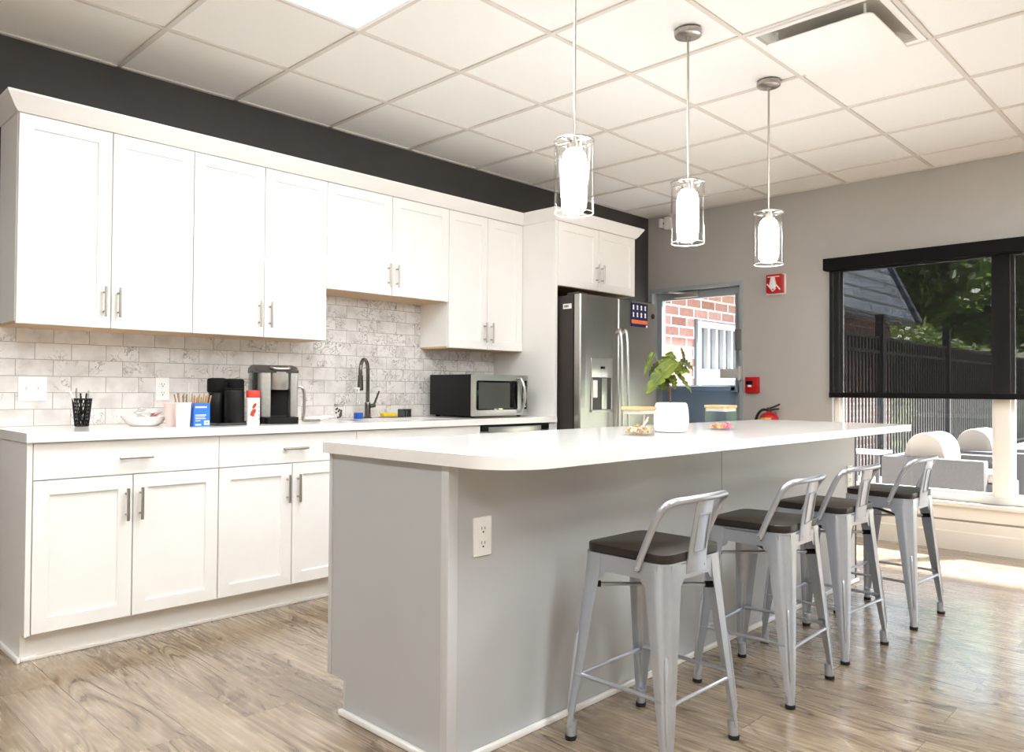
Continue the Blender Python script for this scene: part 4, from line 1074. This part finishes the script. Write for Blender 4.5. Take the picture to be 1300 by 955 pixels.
MB().box(2.912, 3.022, 3.945, 4.005, ZC, ZC+.008, .002).build('tray', M['nickel'], t)
MB().box(2.919, 3.015, 3.948, 4.000, ZC+.0085, ZC+.030, .005).build('foam', M['yellow2'], t)
t = thing('sink_caddy', 'small black and silver holder by the tiles left of the microwave', 'holder', (3.115, 4.0, ZC))
mb = MB()
for xx in (3.085, 3.105, 3.125, 3.145): mb.box(xx-.002, xx+.002, 3.97, 4.03, ZC+.002, ZC+.052)
mb.box(3.083, 3.147, 3.97, 4.03, ZC, ZC+.004); mb.box(3.083, 3.147, 3.968, 3.972, ZC+.048, ZC+.054); mb.build('rack', M['kdark'], t, smooth=False)
MB().box(3.090, 3.140, 3.985, 4.015, ZC+.0045, ZC+.044, .003).build('insert', M['kbrush'], t)

# ------------------------------------------------------------------ things on the island
ZI = .9127
def glass_box(x, y, s, hgt, label, fill, rz=0.0):
    t = thing('glass_canister', label, 'canister', (x, y, ZI), group='glass boxes with bamboo lids on the island')
    w = .0028; hw = s/2
    outer = rounded_rect(x-hw, x+hw, y-hw, y+hw, .010, 4); inner = rounded_rect(x-hw+w, x+hw-w, y-hw+w, y+hw-w, .008, 4)
    mb = MB(); n = len(outer)
    rows = [[mb.bm.verts.new((*p, ZI)) for p in outer], [mb.bm.verts.new((*p, ZI+hgt)) for p in outer], [mb.bm.verts.new((*p, ZI+hgt)) for p in inner], [mb.bm.verts.new((*p, ZI+.004)) for p in inner]]
    for i in range(3):
        for k in range(n): mb.bm.faces.new((rows[i][k], rows[i][(k+1) % n], rows[i+1][(k+1) % n], rows[i+1][k]))
    mb.bm.faces.new(rows[0][::-1]); mb.bm.faces.new(rows[3])
    mb.build('glass_body', M['jar'], t)
    sl_ = MB()
    for (q0, q1) in ((0, 1),):
        rr_ = [[sl_.bm.verts.new((*p, ZI+z_)) for p in lp] for (lp, z_) in ((inner, hgt-.016), (inner, hgt-.001), (rounded_rect(x-hw+.007, x+hw-.007, y-hw+.007, y+hw-.007, .006, 4), hgt-.001), (rounded_rect(x-hw+.007, x+hw-.007, y-hw+.007, y+hw-.007, .006, 4), hgt-.016))]
        for i in range(4):
            for k in range(n): sl_.bm.faces.new((rr_[i][k], rr_[i][(k+1) % n], rr_[(i+1) % 4][(k+1) % n], rr_[(i+1) % 4][k]))
    for v_ in sl_.bm.verts: v_.co.x = x+(v_.co.x-x)*.995; v_.co.y = y+(v_.co.y-y)*.995
    sl_.build('seal_ring', M['seal'], t)
    MB().prism(rounded_rect(x-hw-.002, x+hw+.002, y-hw-.002, y+hw+.002, .010, 4), ZI+hgt+.0003, ZI+hgt+.013, .002).build('lid', M['bamboo'], t)
    return t
J1 = (2.640, 1.838); J2 = (3.316, 1.842)
glass_box(*J1, .104, .104, 'glass box with bamboo lid holding tan snacks and white sticks, left of the plant', 0)
glass_box(*J2, .112, .104, 'glass box with bamboo lid holding pink and tan sweets, right of the plant', 1)
def pile(name, c, s, n, cols, rz, label, cat, seed, zt):
    rg = random.Random(seed); N = NT(name+' colours'); co_ = N.co()
    v = N.n('ShaderNodeTexVoronoi'); N.l(co_, v.inputs['Vector']); v.inputs['Scale'].default_value = 55
    sp = N.n('ShaderNodeSeparateColor'); N.l(v.outputs['Color'], sp.inputs[0])
    N.l(N.ramp(sp.outputs[0], cols).outputs[0], N.b.inputs['Base Color']); N.b.inputs['Roughness'].default_value = .5
    mb = MB()
    for k in range(n):
        x = c[0]+rg.uniform(-s, s); y = c[1]+rg.uniform(-s, s); lim = zt*(1-.5*max(abs(x-c[0]), abs(y-c[1]))/s)
        mb.ball((x, y, ZI+.010+rg.uniform(0, max(.002, lim))), (rg.uniform(.006, .009), rg.uniform(.004, .007), rg.uniform(.004, .006)), 1, Matrix.Rotation(rg.uniform(0, 6), 4, 'Z') @ Matrix.Rotation(rg.uniform(-.6, .6), 4, 'X'))
    o = mb.build(name, N.m, base=True); return tag(o, label, cat, None, 'stuff')
pile('snack_pieces', J1, .040, 260, [(.0, srgb(226,208,172)), (.4, srgb(206,172,128)), (.7, srgb(240,232,214)), (1, srgb(186,150,110))], .006, 'tan and cream snack pieces piled in the left glass box', 'snacks', 11, .036)
pile('candy_pieces', (J2[0]-.014, J2[1]+.010), .026, 90, [(.0, srgb(226,190,140)), (.5, srgb(230,168,118)), (.8, srgb(240,226,204)), (1, srgb(222,160,130))], .006, 'tan and orange sweets in the right glass box', 'sweets', 12, .024)
pile('pink_candy', (J2[0]+.022, J2[1]-.018), .020, 60, [(.0, srgb(236,120,150)), (.5, srgb(244,182,196)), (.8, srgb(226,92,124)), (1, srgb(250,220,226))], .006, 'pink sweets at the right side of the right glass box', 'sweets', 13, .028)
for k, (a, b) in enumerate((((-.020, -.022, .030), (.014, -.034, .062)), ((.006, -.010, .030), (.030, -.026, .075)), ((.020, -.006, .028), (.034, -.004, .082)))):
    stick('white_stick', (J1[0]+a[0], J1[1]+a[1], ZI+a[2]), (J1[0]+b[0], J1[1]+b[1], ZI+b[2]), .0035, M['plate'], 'white stick lying on the tan snacks inside the left glass box', 'stick', 'white sticks in the left glass box')
# potted plant
ppx, ppy = 2.945, 1.878
t = thing('potted_plant', 'green split leaf plant in a rounded white pot on the island', 'potted plant', (ppx, ppy, ZI))
MB().lathe([(.001, .001), (.046, .001), (.058, .004), (.065, .014), (.068, .035), (.0685, .065), (.0665, .10), (.062, .124), (.058, .130), (.055, .1315), (.052, .130), (.052, .115), (.001, .113)], (ppx, ppy, ZI), 40, sq=1.2).build('pot', M['ceramic'], t)
MB().lathe([(.001, .1135), (.0515, .1140), (.0515, .119), (.03, .123), (.001, .124)], (ppx, ppy, ZI), 28, sq=1.0).build('soil', M['soil'], t)
Rv = Vector((math.sin(yaw), -math.cos(yaw), 0)); Cv = Vector((-math.cos(yaw), -math.sin(yaw), 0)); Zv = Vector((0,0,1))
PX = 3.42/980.0
def PP(u, v, dpt=0.0):      # measured offsets of the plant: right of stem, above counter, towards the room
    return Vector((ppx, ppy, ZI)) + Rv*((u-853.5)*PX) + Zv*((549.5-v)*PX) + Cv*dpt
top_ = PP(848, 484, .0)
mb = MB(); mb.tube(smooth_path([PP(852, 516, 0), PP(852, 500, .002), PP(850, 490, .002), PP(846, 478, .004), PP(843, 470, .004)], 5), [.0040]*20+[.0032], 8); mb.build('stem', M['stem'], t)
mb = MB(); mb.tube(smooth_path([PP(851, 500, 0), PP(847, 490, .008), PP(843, 482, .010), PP(845, 470, .010)], 5), .0022, 8); mb.build('stem', M['stem'], t)
def leafm(base, tip, wide, nrm, cup=.25, droop=.15, split=True, m='leaf', seed=0):
    rg = random.Random(seed); A = Vector(base); B = Vector(tip); ax = (B-A); Ln = ax.length; ax.normalize()
    nn = Vector(nrm); nn = (nn-ax*nn.dot(ax)).normalized(); sd = ax.cross(nn)
    nl, nw = 22, 6; mb = MB(); rows = []
    for i in range(nl+1):
        u = i/nl
        wv = wide*(math.sin(PI*min(1, u*.93+.07)**.72))**.75*(1.0 if u < .96 else .6)
        if u > .999: wv = .0005
        row = []
        for j in range(-nw, nw+1):
            q = j/nw; lob = 1.0
            if split and .25 < u < .9 and abs(q) > .55 and (i+(1 if j > 0 else 0)) % 5 == 0: lob = .62
            x_ = q*wv*lob
            back = -.18*Ln*max(0, .25-u)*abs(q)*2.2
            p = A+ax*(u*Ln+back)+sd*x_+nn*(cup*abs(q)*wv - droop*Ln*(u*u) + .0018*math.sin(u*26+abs(q)*5))
            row.append(mb.bm.verts.new(p))
        rows.append(row)
    for i in range(nl):
        for j in range(2*nw): mb.bm.faces.new((rows[i][j], rows[i][j+1], rows[i+1][j+1], rows[i+1][j]))
    bmesh.ops.solidify(mb.bm, geom=mb.bm.faces[:], thickness=.0008)
    o = mb.build('leaf', M[m], t, angle=60)
    rb_ = MB(); rb_.tube([A+nn*.0012+ax*(Ln*u)-nn*(droop*Ln*u*u) for u in (0, .2, .4, .6, .8, .97)], [.0014, .0013, .0011, .0009, .0007, .0004], 6)
    rb_.build('midrib', M['petiole'], o)
    return o
L = [ # base px, tip px, half width m, normal (R, C, Z), m
 ((830,450,.00),(815,477,.025),.018,(-.75,.55,.35),'leaf',.15),
 ((853,463,.03),(816,499,.07),.047,(-.35,.60,.72),'leaf',.10),
 ((846,478,.02),(838,497,.05),.030,(-.1,.9,.3),'leafd',.12),
 ((846,468,.02),(873,470,.06),.044,(.25,.75,.6),'leaf',.18),
 ((848,472,-.02),(856,446,-.03),.044,(.0,.95,.35),'leaf',.05),
 ((864,460,.01),(880,468,.03),.032,(.6,.6,.4),'leafd',.15),
 ((869,458,.0),(866,441,.0),.024,(.85,.5,.1),'leafd',.05),
 ((858,474,.03),(878,498,.05),.019,(.4,.6,.6),'leaf',.10),
 ((852,478,.03),(856,495,.05),.020,(.3,.9,.2),'leaf',.08),
 ((842,462,-.03),(826,478,-.02),.024,(-.3,.8,.4),'leafd',.10),
 ((836,470,.02),(832,490,.03),.020,(-.5,.8,.2),'leaf',.12)]
for i, (a, b, w_, nv, m_, dr_) in enumerate(L):
    A = PP(*a); nrm = Rv*nv[0]+Cv*nv[1]+Zv*nv[2]
    leafm(A, PP(*b), w_, nrm, .18, dr_, True, m_, i)
    pt = MB(); s0 = PP(846, 480, .004) if a[0] < 850 else PP(846, 474, .004)
    pt.tube(smooth_path([s0, (s0+A)/2+Zv*.012, A], 6), .0018, 6); pt.build('petiole', M['petiole'], t)

# ------------------------------------------------------------------ outside: patio, building, fence, furniture, trees
struct(MB().box(XE+.16, 15.5, -8, 4.60, -.22, -.10).build('floor_patio', M['patio'], smooth=False), 'pale paved patio outside the window', 'patio')
struct(MB().box(XE+.16, 70, -60, 60, -.40, -.23).build('ground_lawn', M['grass'], smooth=False), 'lawn beyond the patio fence', 'lawn')
# brick building
BX0, BX1, BY = XE+.18, 14.35, 4.60
t = thing('brick_building', 'brick building with slate mansard roof across the patio', 'building', (10, 6, -.1))
WXa, WXb, WZa, WZb = 7.72, 8.95, 1.245, 1.890
mb = MB(); mb.box(BX0, WXa, BY, BY+.3, -.1, 2.24); mb.box(WXb, BX1-.25, BY, BY+.3, -.1, 2.24); mb.box(WXa, WXb, BY, BY+.3, -.1, .55); mb.box(WXa, WXb, BY, BY+.3, WZb, 2.24)
mb.box(BX1-.55, BX1-.25, BY+.3, 9.0, -.1, 2.24)
mb.build('brick_wall', M['brick'], t, smooth=False)
MB().box(BX0, BX1-.02, BY-.30, BY+.0, 2.24, 2.30).build('soffit', M['extwhite'], t, smooth=False)
rf = MB(); e0, e1, zt_, zb_ = BY-.34, BY+.45, 4.4, 2.28
rf.raw([(BX0, e0, zb_), (BX1+.10, e0, zb_), (BX1-.72, e1, zt_), (BX0, e1, zt_), (BX1+.10, 9.2, zb_), (BX1-.72, 9.2, zt_), (BX0, 9.2, zb_), (BX0, 9.2, zt_)],
       [(0,1,2,3), (1,4,5,2), (3,2,5,7), (0,3,7,6), (6,7,5,4), (0,6,4,1)])
rf.build('mansard_roof', M['slate'], t, smooth=False)
hp = MB(); hp.tube([(BX1+.11, e0-.01, zb_), (BX1-.71, e1-.01, zt_)], .07, 6); hp.build('hip_trim', M['slate'], t)
wf = MB(); w_ = .07
wf.box(WXa, WXa+w_, BY-.03, BY+.06, .55, WZb); wf.box(WXb-w_, WXb, BY-.03, BY+.06, .55, WZb); wf.box(WXa+w_, WXb-w_, BY-.03, BY+.06, WZb-w_, WZb); wf.box(WXa+w_, WXb-w_, BY-.03, BY+.06, WZa-.02, WZa+.10)
n_b = 6
for i in range(1, n_b):
    xx = WXa+w_+(WXb-WXa-2*w_)*i/n_b; wf.box(xx-.022, xx+.022, BY-.02, BY+.05, WZa+.10, WZb-w_)
wn = wf.build('window_frame', M['extwhite'], t, smooth=False)
MB().box(WXa+w_, WXb-w_, BY+.035, BY+.045, WZa+.10, WZb-w_).build('pane', M['extgrey'], wn, smooth=False)
pn = MB(); pn.box(WXa+w_, WXb-w_, BY+.01, BY+.05, .55, WZa-.02); pn.box(WXa+.16, WXb-.16, BY-.005, BY+.015, .75, WZa-.09, .01); pn.build('lower_panel', M['extwhite'], wn)
MB().box(WXa-.035, WXa-.005, BY-.03, BY+.0, -.1, WZb+.02).build('downpipe', M['extgrey'], t)
# fence along the patio
t = thing('metal_fence', 'black vertical picket fence with tall posts along the patio', 'fence', (14, 3.9, -.1))
fX0, fX1, fY = 8.75, 21.5, 3.90
pk = MB(); x = fX0
while x < fX1:
    pk.box(x-.019, x+.019, fY-.012, fY+.012, -.03, 1.86); x += .124
pk.build('picket_panel', M['fence'], t, smooth=False)
rl = MB()
for z in (1.86, 1.66, .06): rl.box(fX0, fX1, fY-.022, fY+.022, z-.022, z+.022)
rl.build('rail', M['fence'], t, smooth=False)
for xx in (8.72, 11.55, 14.77, 18.05, 21.4):
    MB().box(xx-.055, xx+.055, fY-.055, fY+.055, -.1, 2.17).box(xx-.065, xx+.065, fY-.065, fY+.065, 2.17, 2.20).build('post', M['fence'], t, smooth=False)
t = thing('patio_fence', 'black picket fence closing the far end of the patio', 'fence', (21.5, -2, -.2))
pk = MB(); y = 3.8
while y > -9: pk.box(21.48, 21.52, y-.016, y+.016, -.15, 1.86); y -= .124
pk.build('picket_panel', M['fence'], t, smooth=False)
rl = MB()
for z in (1.86, 1.66, .06): rl.box(21.47, 21.53, -9, 3.85, z-.022, z+.022)
rl.build('rail', M['fence'], t, smooth=False)
struct(MB().box(15.5, 24, -10, 4.3, -.23, -.12).build('floor_terrace', M['patio'], smooth=False), 'paved terrace at the far end of the patio', 'terrace')
# lounge armchairs
def armchair(x, y, label, rz=0.0, w=.86, d=.96, arms=True):
    """faces -Y locally, origin at the middle of the base"""
    t = thing('lounge_armchair', label, 'armchair', (x, y, -.10), rz, 'cushioned lounge chairs on the patio', local=True)
    hw, hd = w/2, d/2
    for s in (-1, 1): MB().box(s*hw-(.15 if s > 0 else 0), s*hw+(.15 if s < 0 else 0), -hd+.12, hd, .03, .60, .012).build('arm', M['wicker'], t)
    MB().box(-hw+.151, hw-.151, hd-.14, hd, .03, .60, .012).build('back_panel', M['wicker'], t)
    MB().box(-hw+.155, hw-.155, -hd, hd-.145, .03, .40, .012).build('seat_base', M['wicker'], t)
    cu = MB().box(-hw+.155, hw-.155, -hd+.03, hd-.15, .405, .49, .03, 4); cu.build('seat_cushion', M['cushion'], t)
    # tall rounded back cushion
    n = 14; prof_ = []
    for k in range(n+1):
        a = PI*k/n; prof_.append((hd-.34-.0+.170*(-math.cos(a))*1.0+.02, .60+.22*math.sin(a)**.8))
    poly = [(hd-.49, .485)]+prof_+[(hd-.145, .485)]
    MB().prism(poly, -hw+.16, hw-.16, .03, 'X').build('back_cushion', M['cushion'], t)
    for sx in (-1, 1):
        for sy in (-1, 1): MB().box(sx*(hw-.06)-.025, sx*(hw-.06)+.025, sy*(hd-.06)-.025, sy*(hd-.06)+.025, 0, .031).build('foot', M['fence'], t)
    return t
armchair(8.02, 2.08, 'grey lounge armchair with cream cushions, nearest behind the window glass')
armchair(9.30, 1.98, 'grey lounge armchair with cream cushions, second, behind the nearest armchair')
armchair(8.10, .35, 'grey lounge armchair with cream cushions right of the white window post', PI)
t = thing('side_table', 'small grey side table beside the patio armchairs', 'table', (8.6, 3.05, -.1))
MB().box(8.40, 8.80, 2.85, 3.25, .44, .47, .006).build('table_top', M['extwhite'], t)
for sx in (8.43, 8.77):
    for sy in (2.88, 3.22): MB().box(sx-.018, sx+.018, sy-.018, sy+.018, -.1, .44).build('leg', M['wicker'], t)
MB().box(8.45, 8.75, 2.90, 3.20, .02, .06).build('shelf', M['wicker'], t)
# trees and shrubs
def tree(x, y, hgt, rad, label, cat='tree', trunk=True, m='treeleaf', n=5200, seed=0, group=None, z0=-.25, ls=.26, name='garden_tree'):
    rg = random.Random(seed); t = thing(name, label, cat, (x, y, z0), group=group)
    mb = MB(); bm = mb.bm; zc_ = z0+hgt-rad*1.05 if trunk else z0+hgt*.5
    cl = []
    for k in range(16):
        v = Vector((rg.gauss(0,1), rg.gauss(0,1), rg.gauss(0,1))).normalized()*rg.uniform(.3, .75)
        cl.append((Vector((x+v.x*rad, y+v.y*rad, zc_+v.z*(rad if trunk else hgt*.42))), rad*rg.uniform(.40, .62)))
    for k in range(n):
        c, r = cl[rg.randrange(16)]
        v = Vector((rg.gauss(0,1), rg.gauss(0,1), rg.gauss(0,1))).normalized()*r*rg.uniform(.6, 1.0)
        p = c+Vector((v.x, v.y, v.z*(1 if trunk else .7)))
        if p.z < z0+.02: p.z = z0+.05
        a = Vector((rg.gauss(0,1), rg.gauss(0,1), rg.gauss(0,.6))).normalized(); b = a.orthogonal().normalized(); s_ = ls*rg.uniform(.6, 1.2)
        q = [p-a*s_, p+b*s_*.45, p+a*s_, p-b*s_*.45]
        bm.faces.new([bm.verts.new(v_) for v_ in q])
    me = bpy.data.meshes.new('crown'); bm.to_mesh(me); bm.free(); me.materials.append(M[m])
    o = bpy.data.objects.new('crown', me); COL.objects.link(o); o.parent = t; me.transform(Matrix.Translation(-ORG[t.name])); ORG[o.name] = ORG[t.name]
    if trunk:
        tb = MB(); tb.tube([(x, y, z0), (x+.06, y, z0+hgt*.3), (x, y+.05, zc_)], [.18, .14, .08], 10)
        for k in range(5):
            c = cl[k][0]; tb.tube([(x+.03, y+.03, z0+hgt*.35), c], [.07, .03], 8)
        tb.build('trunk', M['bark'], t)
    else:
        tb = MB()
        for k in range(5): tb.tube([(x+.08*math.cos(k*1.3), y+.08*math.sin(k*1.3), z0+.01), (x+.25*math.cos(k*1.3), y+.25*math.sin(k*1.3), z0+hgt*.6)], [.025, .012], 6)
        tb.build('stem', M['bark'], t)
    return t
tg = 'trees beyond the patio fence'
tree(23.2, 6.9, 7.0, 2.2, 'broad green tree just right of the slate roof, beyond the fence', seed=1, group=tg)
tree(28.2, 6.2, 7.5, 2.3, 'tall green tree behind the middle of the left window pane', seed=2, group=tg, m='treeleaf')
tree(25.5, -.6, 8.0, 2.4, 'tall green tree behind the right part of the left window pane', seed=3, group=tg, m='treeleaf2')
tree(26.5, -6.0, 7.5, 2.6, 'green tree seen right of the white window post', seed=4, group=tg)
tree(25.0, -12.0, 8.0, 2.8, 'green tree farthest right beyond the patio', seed=5, group=tg, m='treeleaf2')
tree(42.0, 9.0, 12.5, 4.6, 'large dark tree farthest back behind the other trees', seed=6, group=tg, n=6000, ls=.42)
tree(33.5, 11.5, 10.0, 4.0, 'green tree behind the broad tree by the slate roof', seed=10, group=tg, n=6000, ls=.4)
for i, (x, y) in enumerate(((15.6, 5.4), (18.0, 5.5), (20.4, 5.4))):
    tree(x, y, 3.3, 1.0, ('bright green bush behind the black fence beside the brick wall', 'green bush behind the middle of the black fence', 'green bush behind the far end of the black fence')[i], 'bush', False, 'treeleaf2', 2600, 20+i, 'bushes behind the black fence', ls=.12, name='garden_bush')

# ------------------------------------------------------------------ light
w = bpy.data.worlds.new('World'); sc.world = w; w.use_nodes = True
nt = w.node_tree; bg = nt.nodes['Background']
sky = nt.nodes.new('ShaderNodeTexSky'); sky.sky_type = 'NISHITA'; sky.sun_disc = False
sky.sun_elevation = math.radians(58); sky.sun_rotation = math.radians(120); sky.altitude = 100; sky.air_density = 1.0; sky.dust_density = 2.0
nt.links.new(sky.outputs[0], bg.inputs['Color']); bg.inputs['Strength'].default_value = .55
sl = bpy.data.lights.new('Sun', 'SUN'); sl.energy = 22.0; sl.angle = math.radians(4); sl.color = (1, .99, .975)
so = bpy.data.objects.new('Sun', sl); COL.objects.link(so)
to_sun = Vector((.60, -.36, .72)).normalized()
so.rotation_euler = to_sun.to_track_quat('Z', 'Y').to_euler(); so.location = (12, -8, 15)

# ------------------------------------------------------------------ view
vs = sc.view_settings
vs.view_transform = 'Standard'; vs.look = 'None'; vs.gamma = 1.0; vs.exposure = 0.6; vs.use_curve_mapping = False
cy = sc.cycles
cy.max_bounces = 14; cy.diffuse_bounces = 7; cy.glossy_bounces = 6; cy.transparent_max_bounces = 24; cy.transmission_bounces = 8
cy.sample_clamp_indirect = 6.0; cy.caustics_reflective = False; cy.caustics_refractive = False; cy.use_denoising = True
